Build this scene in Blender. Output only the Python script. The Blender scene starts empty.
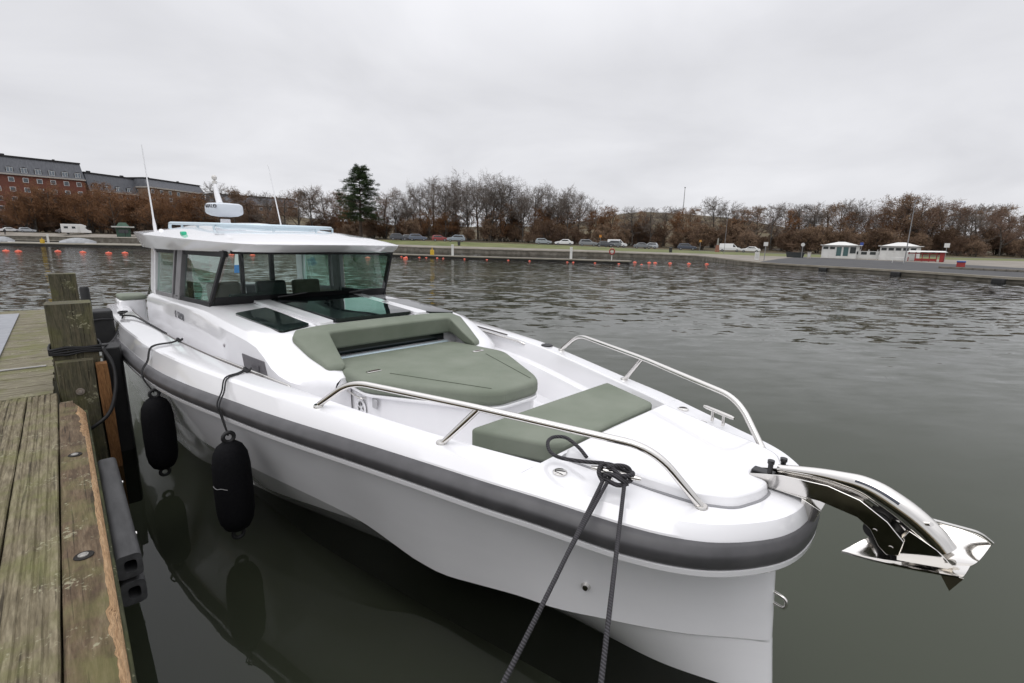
import bpy, bmesh, math, random
import numpy as np
from mathutils import Matrix, Vector
scene = bpy.context.scene
COL = scene.collection
# ------------------------------------------------------------------ camera
FPX, HOR, ROLL = 479.95, 242.85, math.radians(1.0953)
EYE = 2.2
PITCH = math.atan2(341.5 - HOR, FPX)
cp, sp, cr, sr = math.cos(PITCH), math.sin(PITCH), math.cos(ROLL), math.sin(ROLL)
R0, U0v, F0 = Vector((1, 0, 0)), Vector((0, sp, cp)), Vector((0, cp, -sp))
cx_ = cr * R0 + sr * U0v
cy_ = -sr * R0 + cr * U0v
cam_d = bpy.data.cameras.new('camera')
cam_d.sensor_width = 36.0
cam_d.lens = FPX / 1024 * 36.0
cam_d.clip_start = 0.05
cam_d.clip_end = 4000
cam = bpy.data.objects.new('camera', cam_d)
COL.objects.link(cam)
M = Matrix.Identity(4)
for i in range(3):
    M[i][0], M[i][1], M[i][2] = cx_[i], cy_[i], -F0[i]
M.translation = Vector((0, 0, EYE))
cam.matrix_world = M
scene.camera = cam
# ------------------------------------------------------------------ world: overcast sky
W = bpy.data.worlds.new('World')
scene.world = W
W.use_nodes = True
wt = W.node_tree
wt.nodes.clear()
wn, wl = wt.nodes, wt.links
SUN_EL, SUN_AZ = math.radians(58), math.radians(-150)
sky = wn.new('ShaderNodeTexSky'); sky.sky_type = 'NISHITA'; sky.sun_disc = False
sky.sun_elevation = SUN_EL; sky.sun_rotation = SUN_AZ
bg1 = wn.new('ShaderNodeBackground'); bg1.inputs['Strength'].default_value = 0.05
wl.new(sky.outputs[0], bg1.inputs['Color'])
tc = wn.new('ShaderNodeTexCoord')
sep = wn.new('ShaderNodeSeparateXYZ'); wl.new(tc.outputs['Generated'], sep.inputs[0])
zc = wn.new('ShaderNodeMath'); zc.operation = 'MAXIMUM'; zc.inputs[1].default_value = 0.0
wl.new(sep.outputs['Z'], zc.inputs[0])
za = wn.new('ShaderNodeMath'); za.operation = 'ADD'; za.inputs[1].default_value = 0.22
wl.new(zc.outputs[0], za.inputs[0])
dx = wn.new('ShaderNodeMath'); dx.operation = 'DIVIDE'; wl.new(sep.outputs['X'], dx.inputs[0]); wl.new(za.outputs[0], dx.inputs[1])
dy = wn.new('ShaderNodeMath'); dy.operation = 'DIVIDE'; wl.new(sep.outputs['Y'], dy.inputs[0]); wl.new(za.outputs[0], dy.inputs[1])
cmb = wn.new('ShaderNodeCombineXYZ'); wl.new(dx.outputs[0], cmb.inputs[0]); wl.new(dy.outputs[0], cmb.inputs[1])
nz = wn.new('ShaderNodeTexNoise'); nz.inputs['Scale'].default_value = 1.15; nz.inputs['Detail'].default_value = 5; nz.inputs['Roughness'].default_value = .5
nz.inputs['Distortion'].default_value = .35
wl.new(cmb.outputs[0], nz.inputs['Vector'])
rampc = wn.new('ShaderNodeValToRGB')
rampc.color_ramp.elements[0].position = .3; rampc.color_ramp.elements[0].color = (.715, .718, .752, 1)
rampc.color_ramp.elements[1].position = .72; rampc.color_ramp.elements[1].color = (.90, .902, .935, 1)
wl.new(nz.outputs[0], rampc.inputs[0])
# overcast luminance rises towards the zenith
zr = wn.new('ShaderNodeMapRange'); zr.inputs[1].default_value = 0.30; zr.inputs[2].default_value = 1.0
zr.inputs[3].default_value = 1.0; zr.inputs[4].default_value = 2.15
wl.new(zc.outputs[0], zr.inputs[0])
bg2 = wn.new('ShaderNodeBackground')
wl.new(rampc.outputs[0], bg2.inputs['Color']); wl.new(zr.outputs[0], bg2.inputs['Strength'])
mixw = wn.new('ShaderNodeMixShader'); mixw.inputs[0].default_value = .94
wl.new(bg1.outputs[0], mixw.inputs[1]); wl.new(bg2.outputs[0], mixw.inputs[2])
wo = wn.new('ShaderNodeOutputWorld'); wl.new(mixw.outputs[0], wo.inputs['Surface'])
# ------------------------------------------------------------------ sun behind the cloud
sl = bpy.data.lights.new('sun', 'SUN'); sl.energy = 0.7; sl.angle = math.radians(40); sl.color = (1, .97, .93)
sun = bpy.data.objects.new('sun', sl); COL.objects.link(sun)
sd = Vector((math.sin(SUN_AZ) * math.cos(SUN_EL), math.cos(SUN_AZ) * math.cos(SUN_EL), math.sin(SUN_EL)))
sun.rotation_euler = sd.to_track_quat('Z', 'Y').to_euler()
scene.view_settings.view_transform = 'Standard'
scene.view_settings.look = 'None'
scene.view_settings.exposure = 0.0
scene.view_settings.gamma = 1.0
scene.cycles.use_denoising = True
scene.cycles.max_bounces = 8
scene.cycles.transparent_max_bounces = 24
scene.cycles.caustics_reflective = False
scene.cycles.caustics_refractive = False
# ------------------------------------------------------------------ helpers
def hor_y(px): return HOR + (px - 512) * math.tan(ROLL)
def ray(px, py):
    x, y = px - 512, py - 341.5
    u = cr * x + sr * y; v = -sr * x + cr * y
    return np.array([u / FPX, cp - v / FPX * sp, -sp - v / FPX * cp])
def far(px, D, z=0.0):
    """ground position in the direction of picture column px, D metres ahead"""
    r = ray(px, hor_y(px))
    return Vector((r[0] / r[1] * D, D, z))
def pchip(xs, ys):
    xs = np.asarray(xs, float); ys = np.asarray(ys, float)
    h = np.diff(xs); dl = np.diff(ys) / h
    dd = np.zeros(len(xs))
    for i in range(1, len(xs) - 1):
        if dl[i - 1] * dl[i] > 0:
            w1 = 2 * h[i] + h[i - 1]; w2 = h[i] + 2 * h[i - 1]
            dd[i] = (w1 + w2) / (w1 / dl[i - 1] + w2 / dl[i])
    dd[0] = dl[0]; dd[-1] = dl[-1]
    def f(x):
        x = min(max(x, xs[0]), xs[-1])
        i = min(max(int(np.searchsorted(xs, x)) - 1, 0), len(h) - 1)
        t = (x - xs[i]) / h[i]
        return float((2*t**3-3*t*t+1)*ys[i] + (t**3-2*t*t+t)*h[i]*dd[i] + (-2*t**3+3*t*t)*ys[i+1] + (t**3-t*t)*h[i]*dd[i+1])
    return f
def smooth_path(pts, n=6):
    """Catmull-Rom through points"""
    P = [Vector(p) for p in pts]
    if len(P) < 3: return P
    out = []
    for i in range(len(P) - 1):
        p0 = P[i - 1] if i else P[0] * 2 - P[1]
        p1, p2 = P[i], P[i + 1]
        p3 = P[i + 2] if i + 2 < len(P) else P[-1] * 2 - P[-2]
        for k in range(n):
            t = k / n
            out.append(.5 * ((2*p1) + (p2-p0)*t + (2*p0-5*p1+4*p2-p3)*t*t + (3*p1-p0-3*p2+p3)*t**3))
    out.append(P[-1])
    return out
def fillet(pts, r, n=6):
    P = [Vector(p) for p in pts]; out = [P[0]]
    for i in range(1, len(P) - 1):
        a = (P[i-1]-P[i]); b = (P[i+1]-P[i])
        ra = min(r, a.length*.45, b.length*.45)
        A = P[i] + a.normalized()*ra; B = P[i] + b.normalized()*ra
        for k in range(n + 1):
            t = k / n
            out.append((1-t)**2*A + 2*t*(1-t)*P[i] + t*t*B)
    out.append(P[-1]); return out
class MB:
    def __init__(s): s.v = []; s.f = []; s.mi = []
    def add(s, vs, fs, mi=0):
        o = len(s.v); s.v += [tuple(q) for q in vs]
        for f in fs: s.f.append(tuple(i + o for i in f)); s.mi.append(mi)
        return s
    def box(s, c, size, rot=None, mi=0):
        hx, hy, hz = size[0]/2, size[1]/2, size[2]/2
        vs = [Vector((x, y, z)) for x in (-hx, hx) for y in (-hy, hy) for z in (-hz, hz)]
        if rot is not None: vs = [rot @ v for v in vs]
        vs = [v + Vector(c) for v in vs]
        return s.add(vs, [(0,1,3,2),(4,6,7,5),(0,4,5,1),(2,3,7,6),(0,2,6,4),(1,5,7,3)], mi)
    def grid(s, rows, close_u=False, flip=False, mi=0):
        n = len(rows[0]); fs = []
        for i in range(len(rows) - 1):
            for j in range(n if close_u else n - 1):
                a, b = i*n+j, i*n+(j+1) % n; c, d = (i+1)*n+(j+1) % n, (i+1)*n+j
                fs.append((a, d, c, b) if flip else (a, b, c, d))
        return s.add([p for r in rows for p in r], fs, mi)
    def tube(s, pts, rad, n=8, cap=True, mi=0):
        P = [Vector(p) for p in pts]; m = len(P)
        rr = rad if hasattr(rad, '__len__') else [rad]*m
        T = []
        for i in range(m):
            t = P[min(i+1, m-1)] - P[max(i-1, 0)]
            T.append(t.normalized() if t.length > 1e-9 else Vector((0,0,1)))
        up = Vector((0,0,1)) if abs(T[0].z) < .95 else Vector((1,0,0))
        nrm = T[0].cross(up).normalized(); rows = []
        for i in range(m):
            nrm = (nrm - T[i]*nrm.dot(T[i]))
            nrm = nrm.normalized() if nrm.length > 1e-6 else T[i].orthogonal().normalized()
            b = T[i].cross(nrm)
            rows.append([P[i] + (nrm*math.cos(2*math.pi*k/n) + b*math.sin(2*math.pi*k/n))*rr[i] for k in range(n)])
        o = len(s.v)
        s.grid(rows, close_u=True, mi=mi)
        if cap:
            s.f.append(tuple(o + k for k in range(n))[::-1]); s.mi.append(mi)
            s.f.append(tuple(o + (m-1)*n + k for k in range(n))); s.mi.append(mi)
        return s
    def lathe(s, prof, c=(0,0,0), n=24, mat=None, mi=0):
        rows = [[Vector((r*math.cos(2*math.pi*k/n), r*math.sin(2*math.pi*k/n), z)) for k in range(n)] for r, z in prof]
        if mat is not None: rows = [[mat @ p for p in r] for r in rows]
        rows = [[p + Vector(c) for p in r] for r in rows]
        return s.grid(rows, close_u=True, mi=mi)
    def prism(s, outline, z0, z1, mi=0, top=None):
        """outline: list of (x,y); z0/z1 may be functions of (x,y)"""
        n = len(outline); tp = top or outline
        g = lambda z, x, y: z(x, y) if callable(z) else z
        vs = [(x, y, g(z0, x, y)) for x, y in outline] + [(x, y, g(z1, x, y)) for x, y in tp]
        fs = [tuple(range(n))[::-1], tuple(range(n, 2*n))] + [(i, (i+1) % n, n+(i+1) % n, n+i) for i in range(n)]
        return s.add(vs, fs, mi)
    def mesh(s, name, mats, smooth=35, fix=True):
        me = bpy.data.meshes.new(name)
        me.from_pydata(s.v, [], s.f)
        for m in (mats if isinstance(mats, (list, tuple)) else [mats]): me.materials.append(m)
        me.polygons.foreach_set('material_index', s.mi)
        if fix:
            bm = bmesh.new(); bm.from_mesh(me)
            bmesh.ops.remove_doubles(bm, verts=bm.verts, dist=1e-5)
            bmesh.ops.recalc_face_normals(bm, faces=bm.faces)
            bm.to_mesh(me); bm.free()
        if smooth:
            me.polygons.foreach_set('use_smooth', [True]*len(me.polygons))
            me.set_sharp_from_angle(angle=math.radians(smooth))
        me.update()
        return me
    def build(s, name, mats, parent=None, smooth=35, bevel=0, seg=2, fix=True, loc=None, subsurf=0):
        o = bpy.data.objects.new(name, s.mesh(name, mats, smooth, fix))
        COL.objects.link(o)
        if parent is not None: o.parent = parent
        if loc is not None: o.location = loc
        if bevel:
            b = o.modifiers.new('bevel', 'BEVEL'); b.width = bevel; b.segments = seg; b.limit_method = 'ANGLE'; b.angle_limit = math.radians(32)
            b.harden_normals = False
        if subsurf:
            m = o.modifiers.new('sub', 'SUBSURF'); m.levels = subsurf; m.render_levels = subsurf
        return o
def tag(o, label=None, cat=None, group=None, kind=None):
    if label: o['label'] = label
    if cat: o['category'] = cat
    if group: o['group'] = group
    if kind: o['kind'] = kind
    return o
def empty(name, loc=(0,0,0), rz=0.0, label=None, cat=None, group=None):
    o = bpy.data.objects.new(name, None); COL.objects.link(o)
    o.location = loc; o.rotation_euler = (0, 0, rz); o.empty_display_size = .1
    return tag(o, label, cat, group)
def copy_tree(o, parent=None):
    c = o.copy(); COL.objects.link(c)
    if parent is not None: c.parent = parent
    for ch in [x for x in KIDS(o)]: copy_tree(ch, c)
    return c
def KIDS(o): return list(o.children)
def text_mesh(txt, size, name, mat, parent, mat_w, extrude=.002, align='LEFT'):
    cu = bpy.data.curves.new(name, 'FONT'); cu.body = txt; cu.size = size; cu.extrude = extrude; cu.align_x = align
    t = bpy.data.objects.new(name + '_tmp', cu); COL.objects.link(t)
    dg = bpy.context.evaluated_depsgraph_get()
    me = bpy.data.meshes.new_from_object(t.evaluated_get(dg))
    bpy.data.objects.remove(t)
    me.transform(mat_w); me.materials.clear(); me.materials.append(mat)
    o = bpy.data.objects.new(name, me); COL.objects.link(o); o.parent = parent
    return o
# ------------------------------------------------------------------ materials
def mat(name, col, rough=.5, metal=0, spec=.5, coat=0, ior=None):
    m = bpy.data.materials.new(name); m.use_nodes = True
    b = m.node_tree.nodes['Principled BSDF']
    b.inputs['Base Color'].default_value = (*col, 1); b.inputs['Roughness'].default_value = rough
    b.inputs['Metallic'].default_value = metal; b.inputs['Specular IOR Level'].default_value = spec
    if coat: b.inputs['Coat Weight'].default_value = coat; b.inputs['Coat Roughness'].default_value = .04
    if ior: b.inputs['IOR'].default_value = ior
    return m
def P(m): return m.node_tree.nodes['Principled BSDF']
def nd(m, t, **kw):
    n = m.node_tree.nodes.new(t)
    for k, v in kw.items():
        if k in n.inputs: n.inputs[k].default_value = v
        else: setattr(n, k, v)
    return n
def lk(m, a, b): m.node_tree.links.new(a, b)
def ramp(m, fac, stops):
    r = nd(m, 'ShaderNodeValToRGB'); el = r.color_ramp.elements
    while len(el) > len(stops): el.remove(el[-1])
    while len(el) < len(stops): el.new(1)
    for e, (p, c) in zip(el, stops): e.position = p; e.color = (*c, 1) if len(c) == 3 else c
    lk(m, fac, r.inputs[0]); return r
def noise(m, scale, detail=4, vec=None, rough=.5, dist=0):
    n = nd(m, 'ShaderNodeTexNoise'); n.inputs['Scale'].default_value = scale; n.inputs['Detail'].default_value = detail
    n.inputs['Roughness'].default_value = rough; n.inputs['Distortion'].default_value = dist
    if vec is not None: lk(m, vec, n.inputs['Vector'])
    return n
def coords(m, scale=(1,1,1), kind='Object', rot=(0,0,0)):
    t = nd(m, 'ShaderNodeTexCoord'); mp = nd(m, 'ShaderNodeMapping')
    mp.inputs['Scale'].default_value = scale; mp.inputs['Rotation'].default_value = rot
    lk(m, t.outputs[kind], mp.inputs['Vector']); return mp.outputs[0]
def bump(m, h, strength=.3, dist=.01):
    b = nd(m, 'ShaderNodeBump'); b.inputs['Strength'].default_value = strength; b.inputs['Distance'].default_value = dist
    lk(m, h, b.inputs['Height']); lk(m, b.outputs[0], P(m).inputs['Normal']); return b
def varied(name, c1, c2, scale=3, rough=.6, bmp=0, bdist=.01, stretch=(1,1,1), detail=5, **kw):
    m = mat(name, c1, rough, **kw); v = coords(m, stretch)
    n = noise(m, scale, detail, v); r = ramp(m, n.outputs[0], [(.32, c1), (.7, c2)])
    lk(m, r.outputs[0], P(m).inputs['Base Color'])
    if bmp: bump(m, n.outputs[0], bmp, bdist)
    return m
GEL = mat('white_gelcoat', (.82, .815, .83), .14, coat=.8)
_n = noise(GEL, 2.2, 6, coords(GEL, (1, 1, 3))); _r = ramp(GEL, _n.outputs[0], [(.2, (.80, .795, .81)), (.75, (.845, .84, .855))])
lk(GEL, _r.outputs[0], P(GEL).inputs['Base Color'])
NONSKID = varied('white_nonskid', (.70, .69, .70), (.78, .77, .78), 120, .5, .25, .002)
RUB = varied('grey_rubber', (.056, .055, .058), (.082, .080, .084), 9, .45, .04, .004)
BLK = mat('black_plastic', (.012, .012, .013), .35)
BLKM = varied('black_rubber', (.007, .007, .008), (.014, .0135, .0135), 12, .6, .1, .004)
FAB = varied('olive_fabric', (.172, .196, .152), (.222, .244, .198), 3.2, .85, 0, spec=.25)
_w = nd(FAB, 'ShaderNodeTexWave'); _w.inputs['Scale'].default_value = 150; lk(FAB, coords(FAB), _w.inputs['Vector'])
_nn = noise(FAB, 3.0, 4, coords(FAB)); _mx = nd(FAB, 'ShaderNodeMath', operation='MULTIPLY_ADD'); _mx.inputs[1].default_value = 14.0
lk(FAB, _nn.outputs[0], _mx.inputs[0]); lk(FAB, _w.outputs[1], _mx.inputs[2]); bump(FAB, _mx.outputs[0], .35, .0025)
STEEL = mat('polished_steel', (.72, .70, .67), .09, 1)
_sn = noise(STEEL, 30, 3, coords(STEEL)); _sr = ramp(STEEL, _sn.outputs[0], [(.3, (.05,)*3), (.8, (.16,)*3)]); lk(STEEL, _sr.outputs[0], P(STEEL).inputs['Roughness'])
ALU = mat('pale_blue_aluminium', (.55, .66, .72), .3, .3)
TEXT = mat('grey_lettering', (.13, .13, .14), .5)
GREYP = varied('grey_vent_plastic', (.085, .08, .088), (.11, .105, .112), 40, .45)
DGL = mat('dark_glass', (.006, .010, .010), .03, spec=.6)
def glass(name, tint, ior=1.5):
    m = bpy.data.materials.new(name); m.use_nodes = True; nt = m.node_tree; nt.nodes.clear()
    tr = nt.nodes.new('ShaderNodeBsdfTransparent'); tr.inputs[0].default_value = (*tint, 1)
    gl = nt.nodes.new('ShaderNodeBsdfGlossy'); gl.inputs['Roughness'].default_value = .015
    g = nt.nodes.new('ShaderNodeNewGeometry'); dt = nt.nodes.new('ShaderNodeVectorMath'); dt.operation = 'DOT_PRODUCT'
    nt.links.new(g.outputs['Incoming'], dt.inputs[0]); nt.links.new(g.outputs['Normal'], dt.inputs[1])
    ab = nt.nodes.new('ShaderNodeMath'); ab.operation = 'ABSOLUTE'; nt.links.new(dt.outputs['Value'], ab.inputs[0])
    om = nt.nodes.new('ShaderNodeMath'); om.operation = 'SUBTRACT'; om.inputs[0].default_value = 1; nt.links.new(ab.outputs[0], om.inputs[1])
    pw = nt.nodes.new('ShaderNodeMath'); pw.operation = 'POWER'; pw.inputs[1].default_value = 5; nt.links.new(om.outputs[0], pw.inputs[0])
    f0 = ((ior - 1) / (ior + 1)) ** 2
    fr = nt.nodes.new('ShaderNodeMath'); fr.operation = 'MULTIPLY_ADD'; fr.inputs[1].default_value = 1 - f0; fr.inputs[2].default_value = f0; nt.links.new(pw.outputs[0], fr.inputs[0])
    mx = nt.nodes.new('ShaderNodeMixShader'); o = nt.nodes.new('ShaderNodeOutputMaterial')
    nt.links.new(fr.outputs[0], mx.inputs[0]); nt.links.new(tr.outputs[0], mx.inputs[1]); nt.links.new(gl.outputs[0], mx.inputs[2])
    nt.links.new(mx.outputs[0], o.inputs[0]); return m
GLS = glass('cabin_glass', (.79, .955, .90), 1.42)
def wood(name, cols, gscale=1.0, axis=0, moss=0, rough=.8, bd=.004):
    m = mat(name, cols[0], rough, spec=.3)
    st = [9, 9, 9]; st[axis] = 1.15
    v = coords(m, tuple(gscale*s for s in st))
    n1 = noise(m, 3.5, 8, v, .62, .6)
    n2 = noise(m, 11, 6, v, .6)
    v3 = coords(m, (1, 1, 1)); n3 = noise(m, 3.5*gscale, 6, v3, .62)
    r = ramp(m, n1.outputs[0], [(.28, cols[0]), (.5, cols[1]), (.72, cols[2])])
    mxa = nd(m, 'ShaderNodeMixRGB', blend_type='MULTIPLY'); mxa.inputs[0].default_value = .75
    r2 = ramp(m, n2.outputs[0], [(.3, (.45, .43, .40)), (.62, (1.1, 1.1, 1.1))])
    lk(m, r.outputs[0], mxa.inputs[1]); lk(m, r2.outputs[0], mxa.inputs[2])
    last = mxa.outputs[0]
    # fine dark drying cracks along the grain
    sc_ = [34, 34, 34]; sc_[axis] = .9
    nc = noise(m, 1.6*gscale, 3, coords(m, tuple(gscale*s for s in sc_)), .5, .4)
    rc_ = ramp(m, nc.outputs[0], [(.33, (.22, .20, .18)), (.39, (1, 1, 1))])
    mc_ = nd(m, 'ShaderNodeMixRGB', blend_type='MULTIPLY'); mc_.inputs[0].default_value = .85
    lk(m, last, mc_.inputs[1]); lk(m, rc_.outputs[0], mc_.inputs[2]); last = mc_.outputs[0]
    if moss:
        rm = ramp(m, n3.outputs[0], [(.46, (0,)*3), (.64, (moss*1.5,)*3)])
        mg = nd(m, 'ShaderNodeMixRGB'); mg.inputs[2].default_value = (.135, .140, .045, 1)
        lk(m, rm.outputs[0], mg.inputs[0]); lk(m, last, mg.inputs[1]); last = mg.outputs[0]
        # pale lichen flecks
        n4 = noise(m, 55*gscale, 3, coords(m, (1, 1, 1)), .6); n5 = noise(m, 5*gscale, 3, v3)
        mu = nd(m, 'ShaderNodeMath', operation='MULTIPLY'); lk(m, n4.outputs[0], mu.inputs[0]); lk(m, n5.outputs[0], mu.inputs[1])
        rl = ramp(m, mu.outputs[0], [(.335, (0,)*3), (.40, (.75,)*3)])
        ml = nd(m, 'ShaderNodeMixRGB'); ml.inputs[2].default_value = (.30, .285, .19, 1)
        lk(m, rl.outputs[0], ml.inputs[0]); lk(m, last, ml.inputs[1]); last = ml.outputs[0]
    lk(m, last, P(m).inputs['Base Color'])
    ad = nd(m, 'ShaderNodeMath', operation='ADD'); lk(m, n1.outputs[0], ad.inputs[0]); lk(m, n2.outputs[0], ad.inputs[1])
    bump(m, ad.outputs[0], .55, bd)
    return m
# ================================================================== SETTING
# ---- water
WAT = mat('harbour_water', (.045, .050, .037), .02, ior=1.33)
v0 = coords(WAT, (1, 1, 1))
geo = nd(WAT, 'ShaderNodeNewGeometry')
sepw = nd(WAT, 'ShaderNodeSeparateXYZ'); lk(WAT, geo.outputs['Position'], sepw.inputs[0])
# the water in the lee of the jetty (bottom left of the berth) is still, the open basin ruffled
dist = nd(WAT, 'ShaderNodeVectorMath', operation='DISTANCE'); dist.inputs[1].default_value = (0.0, 1.0, 0)
lk(WAT, geo.outputs['Position'], dist.inputs[0])
lee = nd(WAT, 'ShaderNodeMapRange'); lee.inputs[1].default_value = 3.0; lee.inputs[2].default_value = 20.0
lee.inputs[3].default_value = .07; lee.inputs[4].default_value = 1.0; lee.interpolation_type = 'SMOOTHSTEP'
lk(WAT, dist.outputs['Value'], lee.inputs[0])
wv = coords(WAT, (.55, 1.25, 1), rot=(0, 0, math.radians(8)))
w1 = noise(WAT, 2.1, 4, wv, .5, .3)
w2 = noise(WAT, 6.5, 3, wv, .5, .2)
w3 = noise(WAT, .16, 3, coords(WAT, (1, 1.8, 1)), .5)
gust = ramp(WAT, w3.outputs[0], [(.36, (.62,)*3), (.62, (1.0,)*3)])
a1 = nd(WAT, 'ShaderNodeMath', operation='MULTIPLY_ADD'); a1.inputs[1].default_value = .20
lk(WAT, w2.outputs[0], a1.inputs[0]); lk(WAT, w1.outputs[0], a1.inputs[2])
am = nd(WAT, 'ShaderNodeMath', operation='MULTIPLY'); lk(WAT, lee.outputs[0], am.inputs[0]); lk(WAT, gust.outputs[0], am.inputs[1])
ah = nd(WAT, 'ShaderNodeMath', operation='MULTIPLY'); lk(WAT, a1.outputs[0], ah.inputs[0]); lk(WAT, am.outputs[0], ah.inputs[1])
_sc = nd(WAT, 'ShaderNodeVectorMath', operation='SUBTRACT'); _sc.inputs[1].default_value = (.5, .5, .5); lk(WAT, w1.outputs[1], _sc.inputs[0])
_sc2 = nd(WAT, 'ShaderNodeVectorMath', operation='SUBTRACT'); _sc2.inputs[1].default_value = (.5, .5, .5); lk(WAT, w2.outputs[1], _sc2.inputs[0])
_s1 = nd(WAT, 'ShaderNodeVectorMath', operation='MULTIPLY'); _s1.inputs[1].default_value = (.34, .56, 0); lk(WAT, _sc.outputs[0], _s1.inputs[0])
_s2 = nd(WAT, 'ShaderNodeVectorMath', operation='MULTIPLY'); _s2.inputs[1].default_value = (.15, .23, 0); lk(WAT, _sc2.outputs[0], _s2.inputs[0])
_sa = nd(WAT, 'ShaderNodeVectorMath', operation='ADD'); lk(WAT, _s1.outputs[0], _sa.inputs[0]); lk(WAT, _s2.outputs[0], _sa.inputs[1])
_sm = nd(WAT, 'ShaderNodeVectorMath', operation='SCALE'); lk(WAT, _sa.outputs[0], _sm.inputs[0]); lk(WAT, am.outputs[0], _sm.inputs['Scale'])
_sn = nd(WAT, 'ShaderNodeVectorMath', operation='ADD'); _sn.inputs[1].default_value = (0, 0, 1); lk(WAT, _sm.outputs[0], _sn.inputs[0])
bmpw = nd(WAT, 'ShaderNodeVectorMath', operation='NORMALIZE'); lk(WAT, _sn.outputs[0], bmpw.inputs[0])
# murky water over an added pale bed: Fresnel reflection above, tinted transmission below
_nt = WAT.node_tree; _nt.nodes.remove(P(WAT))
_fr = nd(WAT, 'ShaderNodeFresnel'); _fr.inputs[0].default_value = 1.37; lk(WAT, bmpw.outputs[0], _fr.inputs['Normal'])
_gl = nd(WAT, 'ShaderNodeBsdfGlossy'); _rg = nd(WAT, 'ShaderNodeMapRange'); _rg.inputs[1].default_value = 12; _rg.inputs[2].default_value = 90; _rg.inputs[3].default_value = .012; _rg.inputs[4].default_value = .08; lk(WAT, dist.outputs['Value'], _rg.inputs[0]); lk(WAT, _rg.outputs[0], _gl.inputs['Roughness']); lk(WAT, bmpw.outputs[0], _gl.inputs['Normal'])
_tr = nd(WAT, 'ShaderNodeBsdfTransparent'); _tr.inputs[0].default_value = (.60, .625, .56, 1)
_df = nd(WAT, 'ShaderNodeBsdfDiffuse'); _df.inputs[0].default_value = (.040, .045, .032, 1)
_m1 = nd(WAT, 'ShaderNodeMixShader'); _m1.inputs[0].default_value = .07; lk(WAT, _tr.outputs[0], _m1.inputs[1]); lk(WAT, _df.outputs[0], _m1.inputs[2])
_m2 = nd(WAT, 'ShaderNodeMixShader'); lk(WAT, _fr.outputs[0], _m2.inputs[0]); lk(WAT, _m1.outputs[0], _m2.inputs[1]); lk(WAT, _gl.outputs[0], _m2.inputs[2])
_out = [n for n in _nt.nodes if n.type == 'OUTPUT_MATERIAL'][0]; lk(WAT, _m2.outputs[0], _out.inputs['Surface'])
mb = MB()
mb.add([(-1500, -300, 0), (1500, -300, 0), (1500, 900, 0), (-1500, 900, 0)], [(0, 1, 2, 3)])
tag(mb.build('water', WAT, smooth=0), kind='structure')
BEDTONE = varied('added_bed_tone', (.158, .170, .132), (.182, .194, .155), .3, .9, detail=3)
mb = MB(); mb.add([(-1500, -300, -1.15), (1500, -300, -1.15), (1500, 900, -1.15), (-1500, 900, -1.15)], [(0, 1, 2, 3)])
tag(mb.build('added_bed', BEDTONE, smooth=0), kind='structure')  # shallow bed added to stand in for light scattered back by the water
# ---- far shore
PXK = [-500, 0, 130, 300, 440, 560, 640, 700, 740, 780, 900, 1024, 1500]
shoreD = pchip(PXK, [150, 132, 130, 116, 101, 95, 89, 80, 62, 55.6, 44, 35, 22])
quayZ = pchip(PXK, [1.6, 1.6, 1.6, 1.3, .95, .85, .80, .72, .58, .47, .45, .42, .4])
promD = pchip(PXK, [160, 145, 142, 128, 109, 103, 98, 96, 96, 97, 98, 100, 100])
roadD = pchip(PXK, [160.5, 148, 148, 130, 118, 118, 118, 119, 119, 119, 119, 119, 119])
roadZ = pchip(PXK, [2.5, 2.5, 2.45, 2.35, 2.2, 1.85, 1.4, 1.15, .98, .85, .75, .68, .6])
hillZ = pchip([-500, 0, 180, 260, 330, 420, 520, 580, 640, 720, 800, 900, 1024, 1500], [9, 9, 10, 15, 12, 10, 10.5, 14, 19.5, 17.5, 12, 9.5, 9, 9])
def ground_z(px, D):
    ds, dp, dr = shoreD(px), promD(px), roadD(px)
    zq, zr, zh = quayZ(px), roadZ(px), hillZ(px)
    return float(np.interp(D, [ds, dp, dr, dr + 9, dr + 34, 262, 330, 520], [zq, zq + .25*(zr-zq), zr, zr + .02, zr + .8, zh, zh, zh*.4]))
PXS = list(range(-500, 1500, 20))
def strip(name, m, Dfs, smooth=60, sub=None, cols=PXS):
    rows = []
    for px in cols:
        row = []
        ds = [f(px) for f in Dfs]
        for i in range(len(ds) - 1):
            for k in range(sub or 1):
                row.append(ds[i] + (ds[i+1] - ds[i]) * k / (sub or 1))
        row.append(ds[-1])
        rows.append([far(px, D, ground_z(px, D)) for D in row])
    return tag(MB().grid(rows).build(name, m, smooth=smooth), kind='structure')
ASPH = varied('grey_asphalt', (.034, .034, .036), (.056, .055, .055), .7, .8, detail=8)
PROM = varied('gravel_promenade', (.17, .15, .125), (.27, .245, .21), .35, .9, detail=9)
QUAYM = varied('quay_stone', (.10, .088, .07), (.22, .20, .17), 1.2, .9, .4, .03, detail=8)
GRASS = varied('lawn_grass', (.085, .105, .028), (.17, .17, .07), .25, .95, detail=9)
LITTER = varied('woodland_floor', (.050, .036, .022), (.11, .085, .035), .12, .95, detail=9)
def qdep(px): return min(1, (px - 760) / 40) * float(np.interp(px, [800, 1024, 1500], [42, 22, 15]))
strip('promenade', PROM, [lambda px: shoreD(px) if px < 760 else shoreD(px) + qdep(px), promD])
strip('quay', ASPH, [shoreD, lambda px: shoreD(px) + (.02 if px < 760 else qdep(px))])
strip('lawn', GRASS, [promD, roadD], sub=3, cols=[p for p in PXS if p >= 300])
strip('terrace', PROM, [promD, roadD], sub=3, cols=[p for p in PXS if p <= 300])
strip('road', ASPH, [roadD, lambda px: roadD(px) + 9])
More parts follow.
